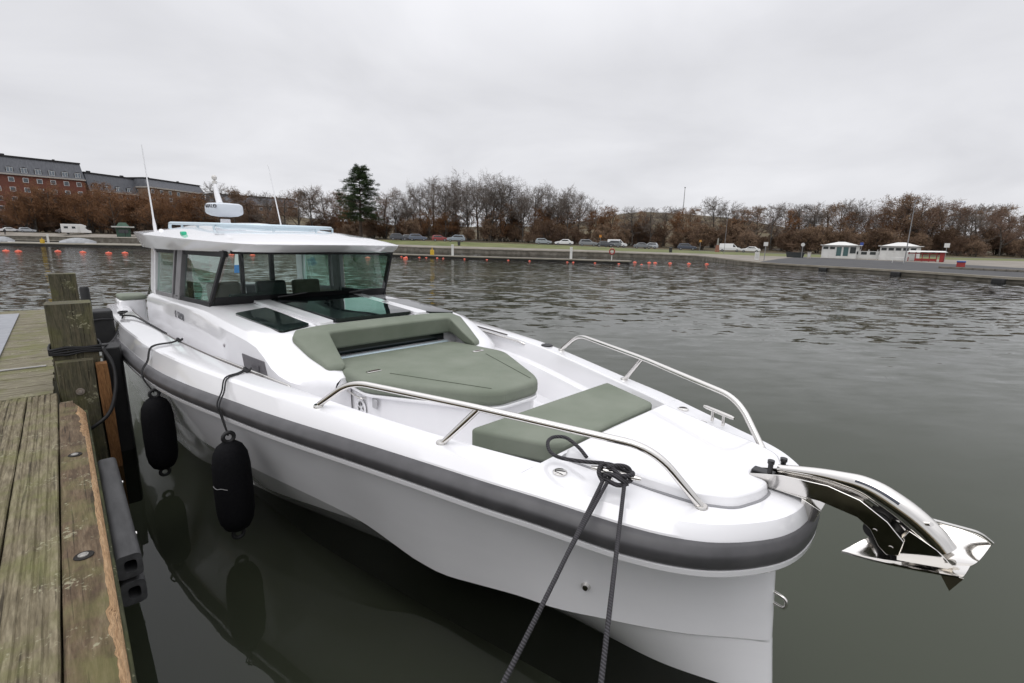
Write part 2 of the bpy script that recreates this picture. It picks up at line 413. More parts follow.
strip('wooded_hill', LITTER, [lambda px: roadD(px) + 9, lambda px: roadD(px) + 34, lambda px: 262, lambda px: 330, lambda px: 520], sub=4)
# quay wall with a projecting coping, one wall thing
rows = []; rc = []
for px in PXS:
    D = shoreD(px); z = quayZ(px)
    rows.append([far(px, D, -1.2), far(px, D, z - .14)])
    rc.append([far(px, D + .35, z + .012), far(px, D - .12, z + .012), far(px, D - .12, z - .16), far(px, D + .1, z - .16)])
qw = empty('quay_wall', far(512, 96, 0), label='long low stone quay wall along the far shore of the harbour', cat='wall')
def wbuild(mb_, name, m, parent, **k):
    """build from world coordinates under a thing"""
    o = mb_.build(name, m, parent, **k)
    o.matrix_parent_inverse = Matrix.Translation(-parent.location) if parent.rotation_euler.z == 0 else (Matrix.Translation(parent.location) @ parent.rotation_euler.to_matrix().to_4x4()).inverted()
    return o
wbuild(MB().grid(rows), 'wall_face', QUAYM, qw)
wbuild(MB().grid(rc), 'coping', varied('coping_stone', (.22, .195, .15), (.34, .31, .26), 1.0, .9, detail=7), qw, smooth=20)
# ================================================================== BOAT (local: x aft from the stem, y towards the jetty, z up)
AZ = math.radians(-45.86168)
dv_, nv_ = Vector((math.sin(AZ), math.cos(AZ), 0)), Vector((math.cos(AZ), -math.sin(AZ), 0))
BLOC = dv_ * .5272 + nv_ * 2.40393
BROT = math.pi / 2 - AZ
boat = empty('motor_boat', BLOC, BROT, 'large white cabin motor boat with olive bow cushions moored beside the wooden jetty', 'motor boat')
BM = Matrix.Translation(BLOC) @ Matrix.Rotation(BROT, 4, 'Z')
def bw(x, y, z): return BM @ Vector((x, y, z))
X0 = -.105
w_ = lambda x, x0=X0: math.sqrt(max(x - x0, 0))
Cg = [(-.105,0),(-.095,.13),(-.06,.25),(0,.355),(.06,.435),(.15,.525),(.3,.615),(.5,.69),(.8,.79),(1.02,.868),(1.365,.972),(1.71,1.073),(2.05,1.168),(2.4,1.262),(2.74,1.345),(3.085,1.415),(3.43,1.484),(3.77,1.542),(4.12,1.587),(4.46,1.617),(5.15,1.642),(6,1.645),(7,1.62),(8,1.57),(8.9,1.5)]
_g = pchip([w_(x) for x, y in Cg], [y for x, y in Cg]); gfun = lambda x: _g(w_(x))
zg = pchip([-.2, 0, .33, .68, 1.02, 1.365, 1.71, 2.05, 2.4, 2.74, 3.4, 4.1, 5.15, 6.5, 8.9], [1.06, 1.06, 1.063, 1.088, 1.112, 1.126, 1.144, 1.164, 1.185, 1.2, 1.212, 1.22, 1.21, 1.195, 1.17])
zrt = pchip([-.2, 0, .4, 1, 2, 3, 4.6, 6, 8.9], [.985, .99, 1.01, 1.045, 1.075, 1.08, 1.06, 1.04, 1.0])
NS = 90; XE = 8.9
crease = []
for i in range(NS + 1):
    x = X0 + (XE - X0) * (i / NS) ** 2
    crease.append(Vector((x, gfun(x), zg(x))))
nrm = []
for i in range(NS + 1):
    a, b = crease[max(i-1, 0)], crease[min(i+1, NS)]
    t = Vector((b.x - a.x, b.y - a.y, 0))
    if i == 0: t = Vector((0, 1, 0))
    t.normalize(); nrm.append(Vector((-t.y, t.x, 0)))
def off(dist, zf):
    out = []
    for c, n in zip(crease, nrm):
        p = c + n * (dist(c.x) if callable(dist) else dist); p.z = zf(c.x)
        if p.y < 0: p.y = 0
        out.append(p)
    out[0].y = 0
    return out
def mirror(rows): return [[Vector((p.x, -p.y, p.z)) for p in r] for r in rows]
def both(rows):
    m = MB(); m.grid(rows); m.grid(mirror(rows), flip=True); return m
# hull side curves, all on the same number of stations
def curve(pts, x0):
    xs = [math.sqrt(p[0] - x0) for p in pts]
    fy = pchip(xs, [p[1] for p in pts]); fz = pchip(xs, [p[2] for p in pts]); out = []
    for i in range(NS + 1):
        x = x0 + (XE - x0) * (i / NS) ** 2; w = math.sqrt(x - x0)
        out.append(Vector((x, fy(w), fz(w))))
    return out
K1 = curve([(-.047,0,.287),(.02,.09,.295),(.11,.17,.30),(.32,.335,.30),(.57,.48,.295),(.885,.615,.268),(1.07,.66,.25),(1.32,.735,.22),(1.6,.815,.19),(1.79,.86,.205),(1.96,.91,.255),(2.24,.99,.33),(2.66,1.12,.385),(3.37,1.30,.42),(4.25,1.45,.43),(6,1.53,.41),(8.9,1.42,.38)], -.047)
K2 = curve([(-.05,0,.27),(.02,.075,.277),(.11,.15,.28),(.32,.312,.28),(.57,.455,.275),(.885,.59,.248),(1.07,.632,.23),(1.32,.705,.20),(1.6,.78,.17),(1.79,.83,.19),(1.96,.885,.238),(2.24,.965,.30),(2.73,1.065,.255),(3.15,1.125,.19),(3.5,1.15,.125),(3.95,1.155,.04),(5,1.36,-.02),(6.5,1.43,-.03),(8.9,1.38,-.03)], -.05)
WL = curve([(-.081,0,.0),(.16,.165,0),(.45,.264,0),(.75,.312,0),(1.1,.37,0),(1.5,.47,0),(1.9,.59,0),(2.29,.713,0),(2.94,.896,0),(3.5,1.05,0),(3.95,1.148,0),(5,1.3,-.06),(6.5,1.38,-.08),(8.9,1.33,-.08)], -.081)
KB = curve([(-.10,0,-.3),(.3,.12,-.5),(1,.25,-.62),(2.5,.55,-.62),(4,.8,-.6),(8.9,1.0,-.5)], -.10)
KL = curve([(-.11,0,-.4),(1,.0,-.75),(4,0,-.85),(8.9,0,-.75)], -.11)
nsc = lambda d: (lambda x: d * (.42 + .58 * min(1, max(0, (x + .1) / .55))))
RT = off(nsc(.05), zrt); RB = off(nsc(.055), lambda x: zrt(x) - .112)
lip0 = off(nsc(.098), lambda x: zrt(x) - .112); lip1 = off(nsc(.092), lambda x: zrt(x) - .138); TSo = off(.012, lambda x: zrt(x) - .155)
_ts = curve([(-.004,0,.86),(.06,.13,.865),(.15,.275,.872),(.3,.43,.88),(.5,.575,.885),(.8,.725,.89),(1.15,.882,.905),(1.5,1.005,.915)], -.004)
lip2 = [Vector(p) for p in TSo]
for i_, p_ in enumerate(lip2):
    if p_.x < 1.45:
        k_ = min(1, max(0, (p_.x - .9) / .55)); k_ = k_ * k_ * (3 - 2 * k_)
        lip2[i_] = _ts[i_] * (1 - k_) + p_ * k_
mid = []
for a, b in zip(lip2, K1):
    p = a * .5 + b * .5
    fl = .05 * min(1, max(0, (3.2 - a.x) / 2.2)) * min(1, a.y / .35)
    p.y -= fl * .55; mid.append(p)
mid[0].y = 0
def lerp_rows(a, b, n):
    return [[p * (1 - k / n) + q * (k / n) for p, q in zip(a, b)] for k in range(n)]
def quad_rows(a, m_, b, n):
    return [[p*(1-t)**2*1.0 + (m*2 - p*.5 - q*.5)*2*t*(1-t) + q*t*t for p, m, q in zip(a, m_, b)] for t in [k / n for k in range(n)]]
side = quad_rows(lip2, mid, K1, 6) + [K1]
for r in side: r[0].y = 0
lipb = off(nsc(.080), lambda x: zrt(x) - .146)
hrows = [RB, lip0, lip1, lipb] + side
hull = both(hrows)
hull2 = lerp_rows(K1, K2, 1) + [K2]
hull.grid(hull2); hull.grid(mirror(hull2), flip=True)
low = [K2] + lerp_rows(K2, WL, 2)[1:] + [WL]
hull.grid(low); hull.grid(mirror(low), flip=True)
both([WL, KB, KL]).build('shade_dark_bottom', mat('shade_dark_tone', (.012, .013, .012), .8), boat, smooth=40)  # made deep and near-black to put shade into the water alongside
# transom
tr = [r[-1] for r in hrows + [K2, WL]]
hull.add(tr + [Vector((p.x, -p.y, p.z)) for p in tr[::-1]], [tuple(range(2 * len(tr)))])
hull_o = hull.build('hull', GEL, boat, smooth=13)
_key = lambda p: (round(p.x, 4), round(abs(p.y), 4), round(p.z, 4))
for ln_ in (K1, K2):
    S_k = {_key(p) for p in ln_}
    on_ = [_key(v.co) in S_k for v in hull_o.data.vertices]
    for e_ in hull_o.data.edges:
        if on_[e_.vertices[0]] and on_[e_.vertices[1]]: e_.use_edge_sharp = True
# bevelled gunwale between deck edge and rub rail
gb = [RT, off(nsc(.047), lambda x: zrt(x) + .012), off(nsc(.012), lambda x: zg(x) - .012), crease]
both(gb).build('gunwale_bevel', GEL, boat, smooth=24)
# rub rail: half-round rubber with a shallow groove
nf = nsc
RR = [off(nsc(.045), lambda x: zrt(x) + .003), off(nsc(.066), lambda x: zrt(x) + .001), off(nsc(.082), lambda x: zrt(x) - .008), off(nsc(.104), lambda x: zrt(x) - .034), off(nsc(.109), lambda x: zrt(x) - .044),
      off(nsc(.108), lambda x: zrt(x) - .056), off(nsc(.100), lambda x: zrt(x) - .096), off(nsc(.090), lambda x: zrt(x) - .108), off(nsc(.05), lambda x: zrt(x) - .111)]
both(RR).build('rub_rail', RUB, boat, smooth=40)
# ---- deck
XD = .93
def wid(x): return pchip([.9, 1.4, 2, 3, 3.6, 4.6, 8.9], [.17, .155, .15, .165, .20, .235, .24])(x)
bd = MB(); rows = []
for i in range(40):
    x = X0 + (XD - X0) * (i / 39) ** 2
    g, z = gfun(x), zg(x)
    rows.append([Vector((x, g * k, z + .018 * (1 - k * k) * min(1, g / .4))) for k in (1, .9, .75, .5, .25, 0, -.25, -.5, -.75, -.9, -1)])
rows.append([p - Vector((0, 0, .04)) for p in rows[-1]])
bd.grid(rows)
gi = lambda x: gfun(x) - wid(x)
FLZ = .72
rows = []
for i in range(61):
    x = XD + (8.9 - XD) * i / 60
    g, z, q = gfun(x), zg(x), gi(x)
    s = [(g, z), (g - .03, z + .006), (q + .012, z + .006), (q, z - .004), (q - .03, z - .16), (q - .045, z - .175), (q - .075, z - .185), (q - .085, z - .2), (q - .13, FLZ + .05), (q - .17, FLZ), (.4, FLZ)]
    rows.append([Vector((x, a, b)) for a, b in s] + [Vector((x, -a, b)) for a, b in s[::-1]])
rows.insert(0, [p - Vector((0, 0, .03)) for p in rows[0]])
bd.grid(rows)
# walls closing the bow well fore and the cockpit aft
e0 = [(gi(XD) + .0, zg(XD)), (gi(XD) - .03, zg(XD) - .16), (gi(XD) - .08, zg(XD) - .2), (gi(XD) - .13, FLZ)]
gx_ = gfun(XD); tw_ = [Vector((XD, gx_*k, zg(XD) + .018*(1-k*k))) for k in (-.75, -.5, -.25, 0, .25, .5, .75)]
pg = [Vector((XD, y, z)) for y, z in e0] + [Vector((XD, -y, z)) for y, z in e0[::-1]] + tw_
bd.add(pg, [tuple(range(len(pg)))])
bd.build('deck', GEL, boat, smooth=24)
# small chamfer plates where deck corners meet the bow well
# ---- bow locker lid
def rounded(poly, r, n=5):
    P2 = [Vector((a, b, 0)) for a, b in poly]; out = []
    for i in range(len(P2)):
        p, a, b = P2[i], P2[i-1], P2[(i+1) % len(P2)]
        da, db = (a - p), (b - p); ra = min(r, da.length*.45, db.length*.45)
        A, B = p + da.normalized()*ra, p + db.normalized()*ra
        for k in range(n + 1):
            t = k / n; out.append((1-t)**2*A + 2*t*(1-t)*p + t*t*B)
    return [(v.x, v.y) for v in out]
def bow_z(x, y):
    g = max(gfun(max(x, X0 + .001)), .05); k = min(1, abs(y) / g)
    return zg(x) + .018 * (1 - k * k) * min(1, g / .4)
lo = [(.90, .56), (.5, .47), (.24, .415), (.10, .33), (.035, .17), (.03, .055), (.13, .05), (.13, -.05), (.03, -.055), (.035, -.17), (.10, -.33), (.24, -.415), (.5, -.47), (.90, -.56)]
lo_r = rounded(lo, .05, 4)
cxm = .5
top_o = [(cxm + (a - cxm) * .965, b * .955) for a, b in lo_r]
lid = MB().prism(lo_r, lambda x, y: bow_z(x, y) - .02, lambda x, y: zg(x) + .052 + .012*(1-(y/.6)**2), top=top_o)
lid.build('bow_locker_lid', GEL, boat, smooth=25, bevel=.012, seg=3)
# seam gasket round the lid
gk = MB().prism([(cxm + (a - cxm)*1.012, b*1.015) for a, b in lo_r], lambda x, y: bow_z(x, y) - .03, lambda x, y: bow_z(x, y) + .004)
gk.build('lid_gasket', mat('grey_gasket', (.25, .25, .26), .6), boat, smooth=25)
# ---- upholstery
def cushion(outline, z0, z1, name, r=.03, puff=.0, inset=.0, parent=boat, rr=.05):
    o = rounded(outline, rr, 5)
    m = MB().prism(o, z0, z1)
    return m.build(name, FAB, parent, smooth=40, bevel=r, seg=4)
bench = MB().prism([(.935, .50), (1.40, .64), (1.40, -.64), (.935, -.50)], FLZ - .01, 1.018)
bench.build('bow_bench', GEL, boat, smooth=25, bevel=.015)
cushion([(.945, .515), (1.45, .71), (1.45, -.71), (.945, -.515)], 1.035, 1.152, 'bow_seat_cushion', .034)
padp = [(3.32, .655), (3.02, .70), (2.60, .735), (1.84, .315), (1.715, .20), (1.715, -.20), (1.84, -.315), (2.60, -.735), (3.02, -.70), (3.32, -.655)]
cushion(padp, lambda x, y: 1.09, lambda x, y: 1.198 + .006 * math.cos(y * 2), 'sun_pad', .035, rr=.10)
# piping seams across the sun pad
sm = MB()
for (a, b) in (((2.62, .50), (1.80, .20)), ((2.62, -.50), (1.80, -.20))):
    pts = [Vector((a[0] + (b[0]-a[0])*t, a[1] + (b[1]-a[1])*t, 1.1995 + .006*math.cos((a[1]+(b[1]-a[1])*t)*2))) for t in [k/10 for k in range(11)]]
    sm.tube(pts, .003, 5)
sm.build('seam', varied('olive_piping', (.085, .10, .07), (.10, .12, .085), 8, .85), bpy.data.objects['sun_pad'], smooth=60)
for yy in (.56, -.52):
    vt = MB().box((2.75, yy, 1.2035), (.045, .115, .008)); vt.build('pad_eyelet', STEEL, bpy.data.objects['sun_pad'], bevel=.003)
    MB().box((2.75, yy, 1.2065), (.018, .07, .005)).build('pad_slot', mat('dark_red_slot', (.05, .02, .02), .6), bpy.data.objects['sun_pad'], smooth=0)
boxo = [(a + (2.4 - a) * .03, b * .93) for a, b in padp]
MB().prism(rounded(boxo, .08, 5), FLZ - .01, 1.10).build('sun_pad_locker', GEL, boat, smooth=30, bevel=.012)
# moulded ledge on the locker side
MB().prism(rounded([(a + (2.4-a)*-.005, b*.985) for a, b in padp], .08, 5), 1.062, 1.088).build('locker_ledge', GEL, boat, smooth=30, bevel=.008)
# locker fittings on the jetty side: grab handle, loudspeaker, shower socket
def wall_pt(x, z):   # on the locker side plane between (3.1,.745) and (2.55,.68)
    t = (3.1 - x) / .55; return Vector((x, .747 - .068 * t + .0, z))
def side_out(x):
    return float(np.interp(x, [1.86, 2.594, 3.0, 3.3], [.300, .690, .657, .615]))
hd = MB(); a_, b_ = 2.99, 2.68
hd.tube(fillet([(a_, side_out(a_) - .01, 1.03), (a_, side_out(a_) + .035, 1.03), (b_, side_out(b_) + .035, 1.03), (b_, side_out(b_) - .01, 1.03)], .025), .008, 8)
hd.build('grab_handle', STEEL, boat, smooth=60)
sp_o = MB().lathe([(0, .004), (.062, .004), (.066, .012), (.075, .012), (.078, 0)], n=28)
spk = sp_o.build('loudspeaker', GEL, boat, smooth=40)
spk.matrix_local = Matrix.Translation((2.74, side_out(2.74) + .003, .93)) @ Matrix.Rotation(math.radians(-90), 4, 'X') @ Matrix.Rotation(math.radians(6), 4, 'Y')
fan = MB()
for k in range(6):
    a = k * math.pi / 3 + .3
    fan.add([(math.cos(a) * .02, math.sin(a) * .018, .008), (math.cos(a - .40) * .060, math.sin(a - .40) * .060, .008), (math.cos(a + .40) * .060, math.sin(a + .40) * .060, .008)], [(0, 1, 2)])
fan.build('speaker_slots', BLK, spk, smooth=0, fix=False)
sk = MB().box((2.55, side_out(2.56) + .004, 1.015), (.07, .012, .075)); sk.build('shower_socket', mat('grey_socket', (.42, .42, .43), .4), boat, bevel=.006)
# ---- coachroof and cabin
cab = empty('cabin'); cab.parent = boat
zT = pchip([2.93, 3.02, 3.24, 3.45, 3.6, 3.75, 4.4, 5.2, 6.3, 8.05], [1.14, 1.19, 1.275, 1.37, 1.42, 1.436, 1.458, 1.49, 1.455, 1.40])
yS = pchip([2.93, 3.0, 3.15, 3.3, 8.05], [.80, .96, 1.09, 1.125, 1.14])
yT = pchip([2.93, 3.1, 3.24, 3.45, 3.7, 4.0, 4.66, 5.2, 8.05], [.74, .77, .82, .895, .955, .99, 1.01, 1.025, 1.05])
xs = [2.93, 3.02, 3.1, 3.2, 3.3, 3.45, 3.6, 3.8, 4, 4.3, 4.6, 4.9, 5.2, 5.6, 6, 6.5, 7, 7.5, 8.05]
rows = []
for x in xs:
    z, y = zT(x), yT(x)
    ys_ = yS(x)
    s = [(ys_ + .0, FLZ - .01), (ys_ + .02, .80), (ys_, z - .09), (ys_ - (ys_ - y) * .30, z - .035), (y, z)]
    rows.append([Vector((x, a, b)) for a, b in s])
cs = MB(); cs.grid(rows); cs.grid(mirror(rows), flip=True)
top = []
for x in xs[5:13]:
    z, y = zT(x), yT(x)
    top.append([Vector((x, y * k, z + .022 * (1 - k * k))) for k in (1, .9, .7, .45, .2, 0, -.2, -.45, -.7, -.9, -1)])
cs.grid(top)
yf, zf = yT(3.45), zT(3.45)
cs.add([Vector((3.45, yf, FLZ)), Vector((3.45, yf, zf)), Vector((3.45, yf*.5, zf + .016)), Vector((3.45, -yf*.5, zf + .016)), Vector((3.45, -yf, zf)), Vector((3.45, -yf, FLZ))], [(0, 1, 2, 3, 4, 5)])
for sg in (1, -1):   # inner faces and front ends of the flanks that carry the backrest arms
    fi = [[Vector((x, (yT(x) - .07) * sg, zT(x))) for x in xs[:6]], [Vector((x, (yT(x) - .07) * sg, FLZ)) for x in xs[:6]]]
    cs.grid(fi); cs.grid([[Vector((x, yT(x) * sg, zT(x))) for x in xs[:6]], fi[0]])
    cs.add([Vector((2.93, .67*sg, FLZ)), Vector((2.93, .67*sg, 1.14)), Vector((2.93, .74*sg, 1.14)), Vector((2.93, .80*sg, 1.05)), Vector((2.93, .82*sg, .80)), Vector((2.93, .80*sg, FLZ))], [tuple(range(6))])
cs.build('coachroof', GEL, boat, smooth=32)
def side_y(x, z):
    zt, y, q = zT(x), yT(x), yS(x)
    return float(np.interp(z, [.80, zt - .09, zt - .035, zt], [q + .02, q, q - (q - y) * .30, y]))
def on_roof(x, y, dz=0): return Vector((x, y, zT(x) + .022 * (1 - (y / yT(x)) ** 2) + dz))
def roof_panel(poly, name, m, dz=.006, th=.01, parent=boat, n=6):
    o = rounded(poly, .05, 4)
    c = Vector((sum(p[0] for p in o) / len(o), sum(p[1] for p in o) / len(o), 0))
    mb_ = MB(); rings = []
    for k in range(n + 1):
        t = k / n
        rings.append([on_roof(c.x + (a - c.x) * t, c.y + (b - c.y) * t, dz + th) for a, b in o])
    rings.append([on_roof(a, b, dz - .02) for a, b in o])
    mb_.grid(rings, close_u=True)
    return mb_.build(name, m, parent, smooth=30)
for sgn in (1, -1):
    roof_panel([(4.60, .985*sgn), (4.72, .65*sgn), (3.68, .64*sgn), (3.60, .925*sgn)], 'deck_skylight', DGL)
roof_panel([(5.10, .47), (5.10, -.47), (3.66, -.42), (3.66, .42)], 'deck_hatch', DGL, .03)
for sgn in (1, -1):   # raised moulded flanks beside the hatch
    roof_panel([(5.16, .64*sgn), (5.16, .485*sgn), (3.62, .44*sgn), (3.62, .585*sgn)], 'hatch_flank', GEL, .022)
    # cabin-side vent panel and round plug
    vp = [(3.94, 1.225), (3.43, 1.245), (3.34, 1.085), (3.85, 1.03)]
    def vpt(i, j, d, n=8):
        u, v = i / n, j / n
        a = (vp[0][0]*(1-u) + vp[1][0]*u)*(1-v) + (vp[3][0]*(1-u) + vp[2][0]*u)*v
        b = (vp[0][1]*(1-u) + vp[1][1]*u)*(1-v) + (vp[3][1]*(1-u) + vp[2][1]*u)*v
        return Vector((a, (VENTY(a, b) + d) * sgn, b))
    VENTY = lambda a, b: side_y(a, min(b, zT(a) - .10)) + .007
    vm = MB(); vm.grid([[vpt(i, j, 0) for i in range(9)] for j in range(9)])
    ed_ = [(i, 0) for i in range(9)] + [(8, j) for j in range(1, 9)] + [(i, 8) for i in range(7, -1, -1)] + [(0, j) for j in range(7, 0, -1)]
    vm.grid([[vpt(i, j, 0) for i, j in ed_], [vpt(i, j, -.08) for i, j in ed_]], close_u=True)
    vent = vm.build('side_vent', GREYP, boat, smooth=0, bevel=.006)
    MB().box((3.60, (side_y(3.60, 1.14) + .009) * sgn, 1.14), (.16, .008, .09), Matrix.Rotation(.08, 3, 'Y') ).build('vent_grille', mat('vent_grille_grey', (.07, .066, .072), .5), vent, bevel=.003)
    pl_ = MB().lathe([(0, .008), (.014, .008), (.018, 0)], n=14).build('side_plug', mat('plug_grey', (.35, .33, .35), .4), boat, smooth=40)
    pl_.matrix_local = Matrix.Translation((4.43, (side_y(4.43, 1.215) + .002) * sgn, 1.215)) @ Matrix.Rotation(math.radians(-90 * sgn), 4, 'X')
# sun-pad backrest: U-shaped bolster
half = [((3.325, 0, 1.445), (3.62, 0, 1.462), .175), ((3.325, .30, 1.445), (3.618, .30, 1.461), .175), ((3.325, .60, 1.444), (3.605, .62, 1.458), .175),
        ((3.32, .632, 1.442), (3.55, .835, 1.450), .17), ((3.275, .637, 1.412), (3.455, .90, 1.412), .16), ((3.13, .652, 1.318), (3.25, .862, 1.312), .13), ((2.975, .665, 1.228), (3.035, .80, 1.222), .05)]
full = [((a[0], -a[1], a[2]), (b[0], -b[1], b[2]), h) for a, b, h in half[:0:-1]] + half
br = MB(); sec = []
for a, b, h in full:
    a, b = Vector(a), Vector(b); k = .05 if h > .1 else .01
    ia = a + (b - a) * .16; ib = b + (a - b) * .06
    sec.append([a, b, ib - Vector((0, 0, h)), ia - Vector((0, 0, h))])
br.grid(sec, close_u=True)
br.add(sec[0], [(0, 1, 2, 3)]); br.add(sec[-1], [(3, 2, 1, 0)])
br.build('backrest', FAB, boat, smooth=50, bevel=.038, seg=5)
# dark opening beneath the backrest with the cabin window behind
MB().box((3.435, 0, 1.26), (.02, 1.28, .12)).build('forward_cabin_window', DGL, boat, smooth=0)
MB().box((3.33, 0, 1.198), (.05, 1.22, .016)).build('window_sill', ALU, boat, bevel=.004)
# ---- wheelhouse glazing
def lerp3(a, b, t): return Vector(a) * (1 - t) + Vector(b) * t
def panel(corners, name, m, parent, th=.008):
    c = [Vector(p) for p in corners]; n = (c[1]-c[0]).cross(c[3]-c[0]).normalized() * th
    mb_ = MB(); mb_.add(c + [p + n for p in c], [(0, 1, 2, 3), (7, 6, 5, 4), (0, 4, 5, 1), (1, 5, 6, 2), (2, 6, 7, 3), (3, 7, 4, 0)])
    return mb_.build(name, m, parent, smooth=0)
def bar(a, b, wd, th, across, name, m, parent, bevel=.004):
    """flat bar from a to b, wd wide along 'across', th thick"""
    a, b = Vector(a), Vector(b); t = (b - a).normalized(); ac = Vector(across); ac = (ac - t * ac.dot(t)).normalized(); nn = t.cross(ac)
    vs = []
    for p in (a, b):
        for i, j in ((-1, -1), (1, -1), (1, 1), (-1, 1)): vs.append(p + ac * (wd/2*i) + nn * (th/2*j))
    mb_ = MB().add(vs, [(0, 1, 2, 3), (7, 6, 5, 4), (0, 4, 5, 1), (1, 5, 6, 2), (2, 6, 7, 3), (3, 7, 4, 0)])
    return mb_.build(name, m, parent, smooth=0, bevel=bevel)
FRM = varied('dark_window_frame', (.010, .010, .011), (.016, .016, .017), 6, .6, spec=.25)
GRYF = varied('grey_pillar_trim', (.15, .145, .15), (.19, .185, .19), 8, .45)
def sill(x): return Vector((x, yT(x), zT(x) + .002))
def topl(x): return Vector((x, np.interp(x, [4.6, 4.9, 7.7, 8.05], [.90, .94, 1.0, 1.0]), np.interp(x, [4.6, 8], [2.06, 2.03])))
for sgn in (1, -1):
    f = lambda v: Vector((v.x, v.y * sgn, v.z))
    A0, A1 = f(sill(5.22)), f(topl(4.86))
    panel([f(sill(5.28)), f(sill(6.32)), f(topl(6.22)), f(topl(4.93))], 'side_window', GLS, boat)
    panel([f(sill(6.86)), f(sill(7.80)), f(topl(7.62)), f(topl(6.74))], 'side_window', GLS, boat)
    bar(f(sill(5.25)), f(topl(4.88)), .06, .03, (1, 0, 0), 'front_pillar', FRM, boat)
    bar(f(sill(6.60)), f(topl(6.48)), .17, .04, (1, 0, 0), 'middle_pillar', GRYF, boat)
    bar(f(sill(6.44)), f(topl(6.33)), .055, .06, (1, 0, 0), 'window_edge', GRYF, boat)
    bar(f(sill(6.78)), f(topl(6.66)), .05, .058, (1, 0, 0), 'window_edge', GRYF, boat)
    bar(f(sill(7.93)), f(topl(7.80)), .25, .07, (1, 0, 0), 'rear_pillar', GEL, boat, .015)
    bar(f(sill(5.2)) + Vector((0, 0, .014)), f(sill(6.62)) + Vector((0, 0, .014)), .05, .035, (0, 0, 1), 'window_sill', FRM, boat)
    bar(f(sill(6.62)) + Vector((0, 0, .014)), f(sill(7.82)) + Vector((0, 0, .014)), .05, .035, (0, 0, 1), 'window_sill', GRYF, boat)
    bar(f(topl(4.86)) - Vector((0, 0, .02)), f(topl(7.8)) - Vector((0, 0, .02)), .06, .04, (0, 0, 1), 'window_head', FRM, boat)
# windscreen: reverse raked, gently bowed, with a black band at its foot
def ws(y, t):
    k = y / 1.0
    b = Vector((5.21 - .14 * (1 - k * k), y * 1.005, 1.492 + .02 * (1 - k*k)))
    tt = Vector((4.80 - .30 * (1 - k * k), y * .90, 2.075))
    return b * (1 - t) + tt * t
ys = [-1 + i / 10 for i in range(21)]
MB().grid([[ws(y, t) for y in ys] for t in (.15, 1)]).build('windscreen', GLS, boat, smooth=60)
bb = MB(); bb.grid([[ws(y, t) for y in ys] for t in (0, .155)]); bb.grid([[ws(y, t) + Vector((.02, 0, 0)) for y in ys] for t in (.155, 0)])
bb.build('windscreen_foot', FRM, boat, smooth=60)
for y0 in (.0,):
    MB().tube([ws(-.98, .97) + Vector((-.005, 0, 0))] + [ws(y, .97) + Vector((-.005, 0, 0)) for y in ys] , .02, 6).build('windscreen_head', FRM, boat, smooth=60)
for y0, y1 in ((.42, .12), (-.42, -.72)):
    MB().tube([ws(y0, .10) + Vector((-.025, 0, 0)), ws((y0 + y1) / 2, .13) + Vector((-.03, 0, 0)), ws(y1, .16) + Vector((-.02, 0, 0))], .009, 6).build('wiper', BLK, boat, smooth=60)
# ---- interior
DASH = varied('dark_dash', (.016, .017, .017), (.026, .027, .026), 10, .6)
UPH = varied('brown_upholstery', (.10, .085, .062), (.14, .12, .09), 6, .8)
dm = MB(); dm.prism(rounded([(5.18, .98), (5.06, .4), (5.04, 0), (5.06, -.4), (5.18, -.98), (5.78, -.98), (5.78, .98)], .03), .80, lambda x, y: 1.47)
dm.build('dashboard', DASH, boat, smooth=30, bevel=.02)
MB().prism([(5.7, 1.0), (8.0, 1.02), (8.0, -1.02), (5.7, -1.0)], .80, .83).build('cabin_floor', varied('teak_sole', (.12, .085, .05), (.17, .12, .07), 4, .6, stretch=(1, 9, 1)), boat, smooth=0)
for sgn in (1, -1):
    ln = MB(); ln.grid([[Vector((x, (yT(x) - .03) * sgn, .83)) for x in xs[12:]], [Vector((x, (yT(x) - .03) * sgn, zT(x) - .004)) for x in xs[12:]]])
    ln.build('cabin_lining', varied('cabin_lining_grey', (.20, .19, .17), (.25, .24, .21), 5, .8), boat, smooth=40)
for y in (.48, -.12, -.62):
    st = MB(); st.box((6.5, y, 1.14), (.42, .42, .10)); st.box((6.74, y, 1.38), (.12, .40, .46), Matrix.Rotation(.12, 3, 'Y')); st.box((6.55, y, .96), (.14, .14, .30))
    st.build('helm_seat', UPH if y != -.12 else DASH, boat, smooth=30, bevel=.04, seg=3)
wh = MB(); ring = [Vector((.0, math.cos(a) * .17, math.sin(a) * .17)) for a in [2*math.pi*k/24 for k in range(25)]]
wh.tube(ring, .013, 6, cap=False)
for a in (0, 2.1, 4.2): wh.tube([(0, 0, 0), (0, math.cos(a) * .17, math.sin(a) * .17)], .010, 5)
wheel = wh.build('steering_wheel', BLK, boat, smooth=60); wheel.location = (5.92, .45, 1.36); wheel.rotation_euler = (0, math.radians(-25), 0)
MB().box((5.74, .45, 1.50), (.04, .50, .10), Matrix.Rotation(.35, 3, 'Y')).build('chart_plotter', DASH, boat, bevel=.01)
for y, wd in ((.62, .07), (-.10, .06), (-.55, .07)):
    bar((7.95, y, .83), (7.88, y, 2.04), wd, .06, (0, 1, 0), 'aft_door_frame', FRM, boat)
bar((7.95, -.97, .92), (7.95, .97, .92), .2, .05, (0, 0, 1), 'aft_door_sill', FRM, boat)
panel([(7.93, .57, 1.0), (7.93, .35, 1.0), (7.88, .35, 2.0), (7.88, .57, 2.0)], 'aft_door_glass', GLS, boat)
